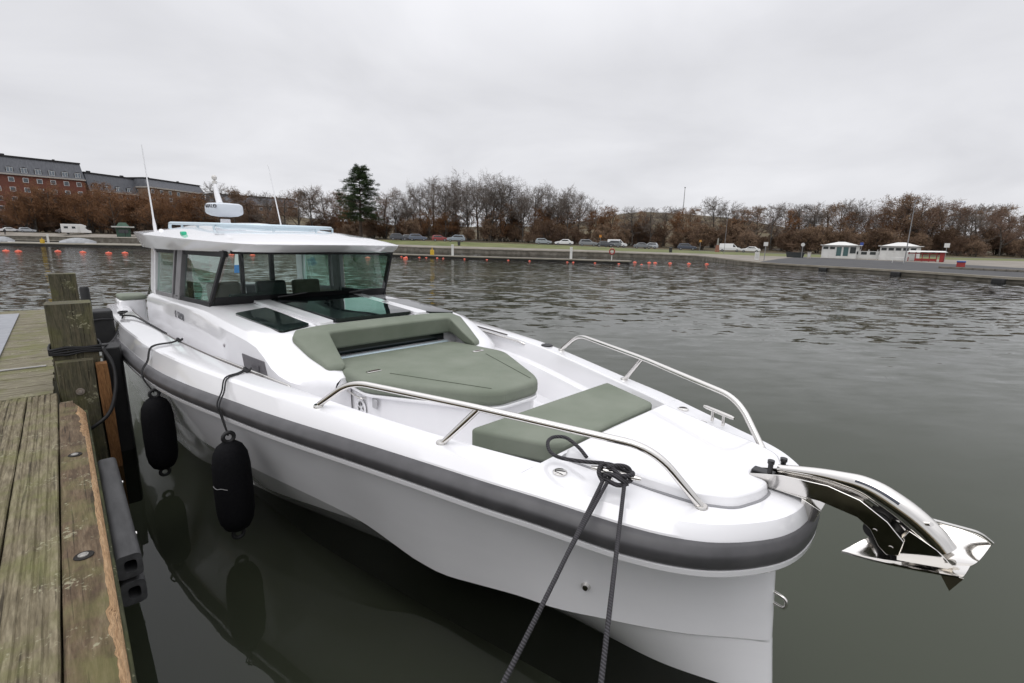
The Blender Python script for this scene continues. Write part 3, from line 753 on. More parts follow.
# ---- roof
ro = MB()
low_o = [(8.22, 0), (8.22, .6), (8.20, 1.085), (7.4, 1.11), (6.4, 1.09), (5.4, 1.02), (4.95, .95), (4.68, .86), (4.56, .76), (4.45, .5), (4.38, 0)]
upp_o = [(8.42, 0), (8.44, .6), (8.40, 1.14), (7.4, 1.165), (6.4, 1.145), (5.4, 1.075), (4.88, .99), (4.60, .885), (4.46, .78), (4.34, .5), (4.26, 0)]
uz = [2.255, 2.255, 2.255, 2.215, 2.195, 2.17, 2.155, 2.145, 2.14, 2.142, 2.145]
lz = [2.045] * 3 + [2.04, 2.045, 2.055, 2.06, 2.065, 2.065, 2.07, 2.075]
ins = [(.0, 1), (.93, 1), (1, 1)]
def ring_mid(k):   # crown of the roof, k from edge (0) to centre (1)
    out = []
    for (a, b), z in zip(upp_o, uz):
        x = a + (6.6 - a) * k * .85; y = b * (1 - k)
        crown = .165 * (1 - (1 - k) ** 2.6) if a < 8.3 else .075 * (1 - (1-k)**2.2)
        out.append(Vector((x, y, z + crown + (.02 * k if x > 6 else 0))))
    return out
rr_ = [[Vector((a + (6.4-a)*.05, b * .93, z - .012)) for (a, b), z in zip(low_o, lz)],
       [Vector((a, b, z)) for (a, b), z in zip(low_o, lz)], [Vector((a + (c - a)*.95, b + (d - b)*.95, z + (y - z)*.88)) for (a, b), (c, d), z, y in zip(low_o, upp_o, lz, uz)],
       [Vector((a, b, z)) for (a, b), z in zip(upp_o, uz)]] + [ring_mid(k) for k in (.03, .08, .2, .4, .65, .85, 1)]
ro.grid(rr_); ro.grid(mirror(rr_), flip=True)
cap_ = [Vector((a + (6.4-a)*.05, b * .93, z - .012)) for (a, b), z in zip(low_o, lz)]
ro.add(cap_ + [Vector((p.x, -p.y, p.z)) for p in cap_[-2:0:-1]], [tuple(range(len(cap_) * 2 - 2))])
roof = ro.build('cabin_roof', GEL, boat, smooth=24)
# roof rack
rk = MB(); zr = lambda x: np.interp(x, [5.5, 8.3], [2.335, 2.392])
rk.tube(fillet([(8.25, .72, 2.26), (8.22, .72, zr(8.3)), (6.0, .72, zr(6)), (5.45, .35, zr(5.5)), (5.45, -.35, zr(5.5)), (6.0, -.72, zr(6)), (8.22, -.72, zr(8.3)), (8.25, -.72, 2.26)], .2, 6), .022, 8)
for x in (7.5, 6.7, 6.0):
    for s in (1, -1): rk.tube([(x, .72 * s, 2.25), (x, .72 * s, zr(x))], .014, 6)
for y in (.25, -.25): rk.tube([(5.47, y, 2.24), (5.45, y, zr(5.5))], .014, 6)
rk.build('roof_rack', ALU, boat, smooth=60)
MB().prism(rounded([(7.9, .6), (6.1, .6), (5.75, .3), (5.75, -.3), (6.1, -.6), (7.9, -.6)], .06), 2.29, 2.345).build('roof_hatch', ALU, boat, smooth=30, bevel=.012)
# radar dome, light mast
rd = MB().lathe([(0, 2.475), (.08, 2.475), (.16, 2.486), (.215, 2.512), (.228, 2.535), (.226, 2.60), (.218, 2.632), (.19, 2.648), (.09, 2.656), (0, 2.657)], n=36)
radar = rd.build('radar_dome', mat('pale_dome_plastic', (.58, .62, .67), .35), boat, smooth=40, loc=(7.05, .30, 0))
MB().lathe([(0, 2.25), (.09, 2.25), (.07, 2.30), (.06, 2.445), (0, 2.445)], n=16).build('radar_pedestal', GEL, radar, smooth=40)
def text_frame(origin, normal, tilt=0):
    n_ = Vector(normal).normalized(); r_ = Vector((-n_.y, n_.x, 0)).normalized(); u_ = n_.cross(r_)
    m = Matrix.Identity(4)
    for i in range(3): m[i][0], m[i][1], m[i][2], m[i][3] = r_[i], u_[i], n_[i], origin[i]
    return m @ Matrix.Rotation(tilt, 4, 'Z')
th_ = math.radians(122)
text_mesh('HALO', .062, 'radar_lettering', TEXT, radar, text_frame((math.cos(th_)*.222, math.sin(th_)*.222, 2.585), (math.cos(th_), math.sin(th_), .02)), .008, 'CENTER')
mast = MB(); mast.tube([(7.24, .30, 2.66), (7.29, .31, 2.80), (7.33, .31, 2.94)], [.042, .034, .022], 10)
mast.build('light_mast', GEL, boat, smooth=60)
MB().lathe([(0, 2.93), (.03, 2.93), (.03, 2.965), (.012, 2.97), (.012, 2.985), (.03, 2.985), (.034, 3.02), (.02, 3.04), (0, 3.042)], n=16).build('mast_light', mat('light_lens', (.6, .58, .55), .1), boat, smooth=40, loc=(7.33, .31, 0))
MB().tube([(7.33, .38, 2.95), (7.33, .24, 2.95)], .006, 6).build('mast_arm', GEL, boat)
for (x, y, z, x1, z1) in ((7.78, .98, 2.19, 7.98, 3.42), (8.0, -.8, 2.2, 8.40, 3.41)):
    wp = MB().tube([(x, y, z), (x + .02, y, z + .16), (x + .04, y, z + .26), (x1, y, z1)], [.02, .02, .011, .006], 8)
    an = wp.build('whip_antenna', mat('white_whip', (.75, .75, .76), .4), boat, smooth=60)
    MB().lathe([(0, 0), (.045, 0), (.045, .03), (.03, .05), (0, .055)], n=14).build('antenna_base', GEL, an, smooth=40, loc=(x, y, z - .02))
for x, y in ((7.35, .99), (7.5, .90)):
    MB().lathe([(0, 0), (.03, 0), (.03, .03), (.035, .05), (.02, .075), (0, .08)], n=14).build('horn', GEL, boat, smooth=40, loc=(x, y, 2.215))
gl_ = MB().box((6.05, 1.02, 2.235), (.10, .05, .045)); gl_.build('starboard_light', mat('green_lens', (.03, .45, .25), .2), boat, bevel=.012)
# registration number on the cabin side
text_mesh('E', .115, 'registration_letter', TEXT, boat, text_frame((6.30, side_y(6.0, 1.27) + .006, 1.262), (0, 1, 0), math.radians(-1.2)), .003)
text_mesh('12198', .115, 'registration_digits', TEXT, boat, text_frame((6.18, side_y(6.0, 1.27) + .006, 1.2645), (0, 1, 0), math.radians(-1.2)), .003)
# ---- stainless bow rails
for s in (1, -1):
    rp = fillet([(2.29, 1.200*s, 1.20), (2.04, 1.115*s, 1.385), (1.23, .828*s, 1.362), (.41, .515*s, 1.312), (.215, .42*s, 1.075)], .13, 8)
    rail = MB().tube(rp, .0185, 12); rl = rail.build('bow_rail', STEEL, boat, smooth=60)
    MB().tube([(1.435, .925*s, 1.12), (1.23, .828*s, 1.36)], .0165, 12).build('rail_stanchion', STEEL, rl, smooth=60)
    for fx, fy in ((2.30, 1.203), (1.427, .922), (.212, .419)):
        zb_ = zg(fx) + .012
        MB().lathe([(0, .006), (.026, .006), (.03, 0), (.03, -.02)], n=16).build('rail_foot', STEEL, rl, smooth=40, loc=(fx, fy * s, zb_))
    # horn cleat
    cl = MB(); a_, b_ = Vector((.655, .635*s, 1.175)), Vector((.435, .560*s, 1.168)); t_ = (b_ - a_)
    cl.tube([a_, a_ + t_*.1, a_ + t_*.5, b_ - t_*.1, b_], [.008, .0125, .0135, .0125, .008], 10)
    for k in (.32, .68): cl.tube([a_ + t_*k - Vector((0, 0, .075)), a_ + t_*k], .011, 8)
    cl.build('mooring_cleat', STEEL, boat, smooth=60)
    for (fx, fy, r) in ((.809, .672, .036), (.62, .545, .028)):
        MB().lathe([(0, .007), (r*.8, .007), (r, .002), (r, -.02)], n=20).build('deck_filler', STEEL, boat, smooth=40, loc=(fx, fy * s, bow_z(fx, fy) + .003))
        if r > .03: MB().box((fx, fy*s, bow_z(fx, fy) + .0105), (.05, .006, .003), Matrix.Rotation(.5, 3, 'Z')).build('filler_slot', BLK, boat, smooth=0)
    # side-deck grab rail on the inner bulwark, cup holder
    gr = MB().tube(fillet([(4.05, (gi(4.05) - .0)*s, zg(4) - .02), (4.0, (gi(4.0) - .03)*s, zg(4) - .01), (2.83, (gi(2.83) - .03)*s, zg(2.83) - .012), (2.77, (gi(2.77) + .0)*s, zg(2.77) - .03)], .03), .011, 8)
    gr.build('side_grab_rail', STEEL, boat, smooth=60)
    if s < 0: MB().lathe([(.0, .004), (.036, .004), (.05, .012), (.056, .012), (.06, 0)], n=20).build('cup_holder', BLK, boat, smooth=40, loc=(2.50, 1.22 * s, zg(2.5) + .006))
# thin dark strip where the side deck meets the coaming
for s in (1, -1):
    gs = MB().tube([(x, (gi(x) + .006) * s, zg(x) + .008) for x in [3.1 + .25*k for k in range(20)]], .007, 6)
    gs.build('gunwale_strip', mat('strip_grey', (.10, .09, .085), .5), boat, smooth=60)
# through-hull fitting and towing eye
th = MB().lathe([(0, .03), (.014, .03), (.018, .02), (.026, .006), (.028, 0)], n=16).build('hull_outlet', STEEL, boat, smooth=40)
th.matrix_local = Matrix.Translation((.70, .555, .47)) @ Matrix.Rotation(math.radians(-78), 4, 'X') @ Matrix.Rotation(-.45, 4, 'Y')
ey = MB().tube(fillet([(.0, 0, .545), (-.085, 0, .53), (-.085, 0, .475), (.0, 0, .485)], .03, 5), .0085, 8).build('towing_eye', STEEL, boat, smooth=60)
# ---- stern seat seen past the cabin, boarding rail
MB().prism(rounded([(8.4, 1.10), (8.86, 1.10), (8.86, 1.42), (8.4, 1.42)], .05), FLZ, 1.27).build('stern_locker', GEL, boat, smooth=30, bevel=.02)
cushion([(8.39, 1.08), (8.88, 1.08), (8.88, 1.40), (8.39, 1.40)], 1.272, 1.335, 'stern_cushion', .025)
hr = MB(); hr.tube(fillet([(8.15, 1.0, 1.72), (8.95, .98, 1.28), (9.0, .98, .75)], .08), .016, 8); hr.tube([(8.2, 1.0, 1.33), (8.95, .98, 1.02)], .014, 8)
hr.build('boarding_rail', STEEL, boat, smooth=60)
MB().prism([(8.9, 1.3), (9.35, 1.2), (9.35, -1.2), (8.9, -1.3)], .22, .30).build('swim_platform', GEL, boat, bevel=.02)
# stern cleats
scl = MB(); scl.tube([(7.05, 1.535, zg(7.05) + .05), (7.3, 1.52, zg(7.3) + .05)], .012, 8)
for x in (7.12, 7.23): scl.tube([(x, 1.53, zg(x) - .01), (x, 1.53, zg(x) + .05)], .011, 8)
scl.build('mooring_cleat', STEEL, boat, smooth=60)
for y in (.55, -.55):
    ob = MB(); ob.prism(rounded([(8.95, y + .2), (9.55, y + .17), (9.55, y - .17), (8.95, y - .2)], .12), .75, 1.38, top=rounded([(9.0, y + .15), (9.45, y + .13), (9.45, y - .13), (9.0, y - .15)], .1))
    ob.prism([(9.1, y + .09), (9.35, y + .07), (9.35, y - .07), (9.1, y - .09)], -.4, .76)
    ob.build('outboard_engine', mat('engine_black', (.02, .02, .022), .25), boat, smooth=35, bevel=.03)
# ---- bow roller
rol = MB()
for s in (1, -1):
    prof = [(.14, 1.095), (.14, 1.13), (.0, 1.170), (-.18, 1.188), (-.30, 1.168), (-.40, 1.112), (-.462, 1.05), (-.455, .985), (-.415, .97), (-.385, .995), (-.35, 1.055), (-.30, 1.088), (-.16, 1.105), (-.10, 1.10), (0, 1.095)]
    rol.add([Vector((a, .045*s, b)) for a, b in prof] + [Vector((a, .052*s, b)) for a, b in prof], [tuple(range(15)), tuple(range(15, 30))[::-1]] + [(i, (i+1) % 15, 15 + (i+1) % 15, 15 + i) for i in range(15)])
rol.box((.02, 0, 1.092), (.26, .094, .008)); rol.box((-.2, 0, 1.112), (.20, .09, .006))
rol.add([(-.09, .05, 1.09), (-.17, .05, 1.06), (-.15, .03, .99), (-.09, .03, .96), (-.09, -.05, 1.09), (-.17, -.05, 1.06), (-.15, -.03, .99), (-.09, -.03, .96)], [(0, 1, 2, 3), (7, 6, 5, 4), (0, 4, 5, 1), (1, 5, 6, 2), (2, 6, 7, 3), (3, 7, 4, 0)])
roller = rol.build('bow_roller', STEEL, boat, smooth=30, bevel=.0025)
for x, z, r in ((-.365, 1.055, .042), (-.425, 1.005, .034)):
    MB().lathe([(0, -.042), (r, -.042), (r*.8, 0), (r, .042), (0, .042)], n=20, mat=Matrix.Rotation(math.radians(90), 4, 'X')).build('roller_wheel', BLKM, roller, smooth=40, loc=(x, 0, z))
    MB().lathe([(0, -.056), (.01, -.056), (.01, .056), (0, .056)], n=10, mat=Matrix.Rotation(math.radians(90), 4, 'X')).build('roller_pin', STEEL, roller, smooth=40, loc=(x, 0, z))
for x, y in ((.055, .035), (.02, -.035)):
    MB().lathe([(0, 0), (.010, 0), (.012, .05), (.016, .055), (.016, .07), (0, .072)], n=12).build('chain_stopper', BLK, roller, smooth=40, loc=(x, y, 1.15))
MB().box((.09, 0, 1.13), (.10, .06, .03)).build('anchor_winch', BLK, boat, bevel=.006)
# ---- anchor: a thing of its own lying in the roller
anc = empty('anchor', bw(-.3, 0, 1.0), BROT, 'polished steel plough anchor stowed in the bow roller', 'anchor')
AO = Vector((-.3, 0, 1.0))
def apt(*l): return [Vector(p) - AO for p in l]
sh = MB(); spath = smooth_path(apt((.03, 0, 1.178), (-.12, 0, 1.205), (-.22, 0, 1.213), (-.30, 0, 1.212), (-.38, 0, 1.186), (-.46, 0, 1.146), (-.53, 0, 1.095), (-.575, 0, 1.045)), 5)
rows = []
for i, p in enumerate(spath):
    t = i / (len(spath) - 1); h = .018 + .034 * min(1, t * 1.9); w2 = .022 + .020 * min(1, t * 1.5)
    tg = (spath[min(i+1, len(spath)-1)] - spath[max(i-1, 0)]).normalized(); up = Vector((0, 1, 0)).cross(tg)
    if up.z < 0: up = -up
    rows.append([p + Vector((0, 1, 0)) * (w2*math.cos(a)) + up * (h*math.sin(a)) for a in [2*math.pi*k/14 for k in range(14)]])
sh.grid(rows, close_u=True); sh.add(rows[0], [tuple(range(14))]); sh.add(rows[-1], [tuple(range(14))])
shk = sh.build('shank', STEEL, anc, smooth=50)
dk = MB(); dr = []
for i in range(13, 23):
    c_ = Vector((0, 0, 0)); r_ = rows[i]
    dr.append([r_[0] * (1 - k) + r_[3] * k + (r_[1] - spath[i]) * .09 + (r_[1]*1.0 - (r_[0] * (1 - k) + r_[3] * k)) * (1.1 * (1 - abs(k - .45) * 1.6)) for k in (.25, .5, .75)])
dk.grid(dr); dk.build('shank_label', mat('dark_blue_label', (.012, .018, .035), .25), shk, smooth=60)
T, SR, PR = Vector((-.262, 0, .885)), Vector((-.615, .155, 1.005)), Vector((-.715, -.165, 1.065))
SR, PR = Vector((-.632, .125, 1.028)), Vector((-.712, -.155, 1.068))
C1 = Vector((-.52, 0, .985)); CB = Vector((-.66, 0, 1.022))
fl = MB()
def wing(E, s, n=8):
    rows = []
    for i in range(n + 1):
        t = i / n
        spine = T * (1 - t) + CB * t + Vector((0, 0, -.018 * math.sin(math.pi * t)))
        edge = T * (1 - t)**2 + ((Vector((-.42, .105, .955)) if s > 0 else Vector((-.50, -.20, 1.145))) * 2 * t * (1 - t)) + E * t * t
        r = []
        for k in range(7):
            u = k / 6; r.append(spine * (1 - u) + edge * u + Vector((0, 0, -.022 * math.sin(math.pi * u) * t)))
        rows.append(r)
    return rows
def shell(rows, th=.007):
    m = MB(); m.grid(rows); low_ = [[p - Vector((0, 0, th)) for p in r] for r in rows]; m.grid(low_, flip=True)
    edge = rows[0] + [r[-1] for r in rows[1:]] + rows[-1][::-1][1:]; el = low_[0] + [r[-1] for r in low_[1:]] + low_[-1][::-1][1:]
    m.grid([edge, el]); return m
for E_, s in ((SR, 1), (PR, -1)):
    rws = [[p - AO for p in r] for r in wing(E_, s)]
    w_m = shell(rws); w_m.build('fluke_wing', STEEL, anc, smooth=40)
hd_ = MB()
for s in (1, -1):
    q = apt((-.47, .036*s, 1.10), (-.56, .036*s, 1.06), (-.615, .05*s, 1.02), (-.60, .04*s, 1.0), (-.45, .03*s, .955), (-.44, .03*s, 1.02))
    q2 = [p + Vector((0, .006*s, 0)) for p in q]
    hd_.add(q + q2, [tuple(range(6)), tuple(range(6, 12))[::-1]] + [(i, (i+1) % 6, 6+(i+1) % 6, 6+i) for i in range(6)])
hd_.build('anchor_head', STEEL, anc, smooth=30, bevel=.0015)
rb_ = MB()
for E_ in (PR,):
    top_ = Vector((-.545, .0, 1.135))
    rb_.tube([p - AO for p in fillet([top_ + Vector((.05, 0, .02)), top_.lerp(E_, .75) + Vector((0, 0, .03)), E_ + Vector((0, 0, .004))], .05, 5)], .0075, 8)
rb_.build('roll_bar', STEEL, anc, smooth=60)
MB().tube(apt((-.53, .06, 1.165), (-.50, -.0, 1.13), (-.47, -.05, 1.09)), .008, 8).build('lock_pin', STEEL, anc, smooth=60)
MB().add(apt((-.575, .10, 1.012), (-.645, .115, 1.022), (-.615, .115, .955)) + apt((-.575, .106, 1.012), (-.645, .121, 1.022), (-.615, .121, .955)), [(0, 1, 2), (5, 4, 3), (0, 3, 4, 1), (1, 4, 5, 2), (2, 5, 3, 0)]).build('ballast_fin', STEEL, anc, smooth=0)
# ---- fenders and their lanyards
FEN = varied('black_fender_cover', (.0032, .0032, .0042), (.006, .006, .007), 60, .8, .25, .002, spec=.12)
CORD = varied('black_cord', (.005, .005, .006), (.011, .011, .012), 90, .7, .3, .002)
def fender(x, y, label, knot):
    f = empty('boat_fender', bw(x, y, .05), BROT, label, 'fender', 'black fenders hanging along the hull')
    b = MB().lathe([(0, .095), (.045, .10), (.082, .125), (.108, .18), (.119, .25), (.122, .41), (.119, .59), (.108, .68), (.082, .735), (.045, .765), (0, .77)], n=32).build('fender_body', FEN, f, smooth=60)
    for z in (.80, .065):
        MB().tube([Vector((.0, math.cos(a) * .034, z + math.sin(a) * .034)) for a in [2*math.pi*k/16 for k in range(17)]], .014, 8, cap=False).build('fender_eye', BLKM, f, smooth=60)
    if 'stitched' in label: MB().tube([Vector((math.cos(a) * .1225, math.sin(a) * .1225, .47 + .004*math.sin(9*a))) for a in [1.55 + k*.08 for k in range(14)]], .0022, 5).build('fender_stitch', mat('white_stitch', (.22, .22, .22), .8), f)
    loc = Vector((x, y, .05)); r0 = gfun(x) + .10
    for dx_ in (.0, .03):
        kx = lambda q: x + dx_ * min(1, q * 3 + .2) + knot * q
        pts = [Vector((kx(0), y, .86)), Vector((kx(.18), gfun(kx(.18)) + .127, zrt(x) - .09)), Vector((kx(.30), gfun(kx(.30)) + .124, zrt(x) - .015)), Vector((kx(.48), gfun(kx(.48)) + .066, zrt(x) + .055)), Vector((kx(.68), gfun(kx(.68)) + .012, zg(x) + .008)), Vector((kx(.86), gi(kx(.86)) + .08, zg(x) + .018)), Vector((kx(1), gi(kx(1)) + .01, zg(x) + .03))]
        MB().tube([p - loc for p in smooth_path(pts, 5)], .0055, 6).build('lanyard', CORD, f, smooth=60)
    MB().tube([Vector((x + knot + .04*math.cos(a), gi(x + knot) + .012 + .02*math.sin(a), zg(x) + .03 + .012*math.sin(2*a))) - loc for a in [k*.45 for k in range(16)]], .008, 6).build('lanyard_knot', CORD, f, smooth=60)
    return f
fender(4.50, 1.70, 'black fender hanging farther aft, nearer the jetty posts', .30)
fender(3.03, 1.53, 'black fender with a white stitched line hanging nearer the bow', .27)
# flag at the stern seen through the wheelhouse glass
fg = empty('stern_flag', bw(8.95, -.45, 1.0), BROT, 'blue and white pennant on a staff, seen through the wheelhouse windows', 'flag')
MB().tube([(0, 0, 0), (.12, 0, 1.05)], .012, 8).build('flagstaff', GEL, fg, smooth=60)
BLU, WHT = mat('flag_blue', (.04, .20, .50), .8), mat('flag_white', (.75, .75, .75), .8)
fm = MB(); fr_ = [[Vector((.11 + .03*math.sin(z_*9) + k*.02, .02 + k * (.05 + .18*(.95 - z_)), z_)) for k in (0, .35, .7, 1)] for z_ in (1.0, .85, .72)]
fm.grid(fr_); fm.build('flag_upper', WHT, fg, smooth=60)
fm = MB(); fr_ = [[Vector((.11 + .03*math.sin(z_*9) + k*.02, .02 + k * (.05 + .18*(.95 - z_)), z_)) for k in (0, .35, .7, 1)] for z_ in (.72, .58)]
fm.grid(fr_); fm.build('flag_lower', BLU, fg, smooth=60)
# ---- mooring lines
ROPE = varied('charcoal_rope', (.014, .013, .015), (.055, .052, .058), 1.0, .8)
_v = coords(ROPE, (1, 1, 1)); _wv = nd(ROPE, 'ShaderNodeTexWave'); _wv.inputs['Scale'].default_value = 38; _wv.inputs['Distortion'].default_value = 1.2; _wv.bands_direction = 'DIAGONAL'
lk(ROPE, _v, _wv.inputs['Vector']); _rr = ramp(ROPE, _wv.outputs[1], [(.2, (.010, .0095, .011)), (.8, (.050, .047, .053))]); lk(ROPE, _rr.outputs[0], P(ROPE).inputs['Base Color']); bump(ROPE, _wv.outputs[1], .6, .003)
def rope(pts, name, label, r=.009, sag=0.0, n=24):
    A = [Vector(p) for p in pts]
    o = MB().tube([p - A[0] for p in A], r, 9).build(name, ROPE, None, smooth=60, loc=A[0])
    return tag(o, label, 'rope')
ca, cb = bw(.60, .622, 1.165), bw(.50, .588, 1.16)
def line(a, b, sag, over=None, n=20):
    a, b = Vector(a), Vector(b); pts = []
    for i in range(n + 1):
        t = i / n; p = a.lerp(b, t); p.z -= sag * 4 * t * (1 - t); pts.append(p)
    return pts
# ---- bow lines made fast on the jetty-side cleat
ln1 = empty('mooring_line', ca, 0, 'left, more slanting of two dark bow ropes, with a loose loop at the cleat', 'rope', 'bow mooring lines')
ln2 = empty('mooring_line', cb, 0, 'right, steeper of the two dark ropes running down from the bow cleat', 'rope', 'bow mooring lines')
def rp(pts, name, parent, r=.009):
    return MB().tube([Vector(p) - parent.location for p in pts], r, 9).build(name, ROPE, parent, smooth=60)
rp(line(ca + Vector((.02, 0, 0)), (-.455, .414, .66), .03), 'strand', ln1)
e1 = Vector(ca).lerp(Vector((-.455, .414, .66)), .20)
e1 = line(ca + Vector((.02, 0, 0)), (-.455, .414, .66), .03)[5]
rp(line(bw(.56, .612, 1.16), e1, .0), 'short_strand', ln1, .0085)
rp(line(cb, (-.068, .0, .66), .03), 'strand', ln2)
hit = []
a_, b_ = Vector((.655, .635, 1.175)), Vector((.435, .560, 1.168)); t_ = b_ - a_; sid = Vector((-t_.y, t_.x, 0)).normalized()
if sid.y < 0: sid = -sid
def cl(k, s, h): return BM @ (a_ + t_ * k + sid * s + Vector((0, 0, h)))
rp(smooth_path([cl(.30, .05, -.03), cl(.2, .035, .0), cl(.22, 0, .026), cl(.4, -.03, .02), cl(.62, -.04, 0), cl(.80, -.02, .012), cl(.82, .02, .02), cl(.62, .035, .012), cl(.4, .01, .030), cl(.2, -.03, .012), cl(.17, -.035, -.01), cl(.24, .0, -.03), cl(.36, .045, -.02), cl(.6, .05, -.03), cl(.78, .03, -.02)], 6), 'cleat_hitch', ln1, .0105)
rp(smooth_path([cl(.35, .03, .034), cl(.55, -.01, .036), cl(.72, -.035, .02), cl(.8, -.02, -.02), cl(.72, .04, -.01), cl(.5, .045, .01), cl(.32, .045, .0)], 6), 'hitch_turn', ln2, .0105)
rp(smooth_path([cl(.25, -.01, .03), bw(.70, .655, 1.195), bw(.82, .668, 1.178), bw(.90, .645, 1.178), bw(.955, .595, 1.195), bw(.965, .535, 1.20), bw(.915, .495, 1.20), bw(.82, .515, 1.185), bw(.745, .545, 1.165)], 7), 'tail_loop', ln1, .0095)
# ================================================================== JETTY (local: x towards the boat, y along the jetty away from the viewer)
JR = math.atan2(.683, .7305)
jet = empty('wooden_jetty', (0, 0, 0), JR, 'weathered mossy wooden jetty of grooved planks with a chipped edge timber', 'jetty')
JM = Matrix.Rotation(JR, 4, 'Z')
JZ = .80
rj = random.Random(4)
PLK = wood('weathered_plank', [(.095, .076, .044), (.178, .150, .096), (.262, .228, .155)], 1.0, 1, .40)
PLK2 = wood('weathered_cross_plank', [(.13, .115, .078), (.20, .18, .125), (.26, .24, .17)], 1.0, 0, .45)
TIM = wood('old_edge_timber', [(.055, .036, .021), (.11, .075, .045), (.18, .135, .088)], 1.0, 1, .30)
RAW = wood('raw_split_wood', [(.38, .22, .11), (.56, .36, .20), (.66, .46, .28)], 2.0, 1, 0, .9, .008)
PST = wood('post_wood', [(.040, .037, .024), (.085, .078, .050), (.125, .105, .066)], 1.0, 2, .30)
PSTR = wood('split_post_wood', [(.12, .055, .02), (.22, .105, .04), (.30, .16, .065)], 1.6, 2, 0)
def wob(t, s, a): return a * (math.sin(t * 3.1 + s) + .6 * math.sin(t * 7.7 + 2.1 * s) + .4 * math.sin(t * 17.3 + s * 5))
def plank(x0, x1, t0, t1, grooves, seed):
    n = int((t1 - t0) / .06); rows = []
    prof = [(x0, -.045), (x0, -.008), (x0 + .006, 0)]
    for g in range(grooves):
        c = x0 + (x1 - x0) * (g + 1) / (grooves + 1)
        prof += [(c - .011, .001), (c - .004, -.0065), (c + .004, -.0065), (c + .011, .001)]
    prof += [(x1 - .006, 0), (x1, -.008), (x1, -.045)]
    for i in range(n + 1):
        t = t0 + (t1 - t0) * i / n
        rows.append([Vector((x + wob(t, seed + x * 3, .0012), t, JZ + z + wob(t * 1.3, seed + x * 40, .0006))) for x, z in prof])
    m = MB(); m.grid(rows); m.add(rows[0], [tuple(range(len(prof)))]); m.add(rows[-1], [tuple(range(len(prof)))[::-1]]); return m
pm = MB()
for k, (a, b) in enumerate(((-.354, -.166), (-.552, -.361), (-.75, -.559), (-.948, -.757), (-1.146, -.955), (-1.344, -1.153)) + tuple((-1.344 - .198*q_, -1.153 - .198*q_) for q_ in range(1, 16))):  # outer planks, out of view, added to block sky light from the berth
    q = plank(a, b, -1.6, 5.80 + rj.uniform(-.01, .012), 3 if k else 4, k * 1.7)
    pm.add(q.v, q.f)
pm.build('long_planks', PLK, jet, smooth=30)
cm = MB(); y = 5.832
while y < 12.6:
    wd = .125
    z = JZ + rj.uniform(-.004, .003)
    prof = [(0, -.04), (0, -.006), (.006, 0), (.04, 0), (.045, -.004), (.05, 0), (.075, 0), (.08, -.004), (.085, 0), (wd - .006, 0), (wd, -.006), (wd, -.04)]
    e_ = -.20 + rj.uniform(-.012, .012)
    rows = [[Vector((x, y + a, z + b + wob(x * .8, y, .001))) for a, b in prof] for x in np.linspace(-4.5, e_, 24)]
    cm.grid(rows); cm.add(rows[-1], [tuple(range(len(prof)))])
    y += wd + .009
cm.build('cross_planks', PLK2, jet, smooth=30)
# edge timber with a splintered, freshly chipped arris
rows = []; n = 240; et0, et1 = -1.6, 5.50
fr = random.Random(9); chip = [0.0]
for i in range(n + 2): chip.append(chip[-1]*.80 + fr.uniform(-.008, .008))
for i in range(n + 1):
    t = et0 + (et1 - et0) * i / n
    c = abs(chip[i]) * (1 if (t > 4.5 or t < 2.1) else .35) + (.015 * (1 + .7 * math.sin(t * 9) * math.sin(t * 4.1)) if t > 4.4 else .007 * max(0, 1 + 1.4 * math.sin(t * 6)) if t < 2.2 else 0) + max(0, (t - 5.2)) * .16
    endz = -max(0, t - 5.34) ** 1.6 * .35
    rows.append([Vector((x, t, JZ + z + endz)) for x, z in ((-.158, -.12), (-.158, -.006), (-.150, .004 + wob(t, 3, .0008)), (-.11, .005 + wob(t, 1, .001)), (-.07, .004 + wob(t, 5, .001)), (-.023 - c, .002 + wob(t, 8, .001)), (-.012 - c*.35, -.012 - c * .9), (.000, -.035 - c * 1.5), (.002, -.12))])
tmb = MB()
tmb.grid([r[:6] for r in rows]); tmb.grid([r[5:8] for r in rows], mi=1); tmb.grid([r[7:] for r in rows])
tmb.add(rows[-1], [tuple(range(9))[::-1]], 1)
tmb.build('edge_timber', [TIM, RAW], jet, smooth=40)
for t in (4.02, 2.66, .9):
    MB().lathe([(0, .0045), (.030, .0045), (.034, .007), (.036, .004)], n=20).build('recess_shade_disc', mat('recess_shade', (.012, .010, .008), .9), jet, smooth=0, loc=(-.085, t, JZ + .003))  # flat dark disc, the shade of a sunken bolt hole put in as colour
    MB().lathe([(0, .010), (.010, .010), (.014, .006), (.019, .006), (.020, .001)], n=14).build('bolt_head', varied('dull_galvanised', (.25, .24, .22), (.36, .35, .33), 40, .5, metal=.6), jet, smooth=40, loc=(-.087, t + .006, JZ + .005))
MB().box((-.03, 2.0, JZ - .24), (.09, 7.2, .20)).build('side_beam', wood('green_beam_wood', [(.03, .032, .02), (.06, .065, .035), (.10, .10, .06)], 1, 1, .3), jet, smooth=0, bevel=.01)
MB().box((-2.3, 5.6, -1.1), (4.3, 14.4, 2.9)).build('added_shade_wall', PST, jet, smooth=0)  # wall added under the jetty to keep light off the berth water
MB().box((-2.3, 9.2, JZ - .25), (4.2, 6.6, .38)).build('under_frame', PST, jet, smooth=0, bevel=.01)
MB().box((-2.3, 2.0, JZ - .25), (4.1, 7.4, .30)).build('under_frame', PST, jet, smooth=0, bevel=.01)
MB().box((-1.42, 9.6, JZ + .012), (1.55, 4.9, .014)).build('access_plate', varied('grey_plate', (.22, .23, .25), (.28, .29, .31), 6, .5), jet, bevel=.004)
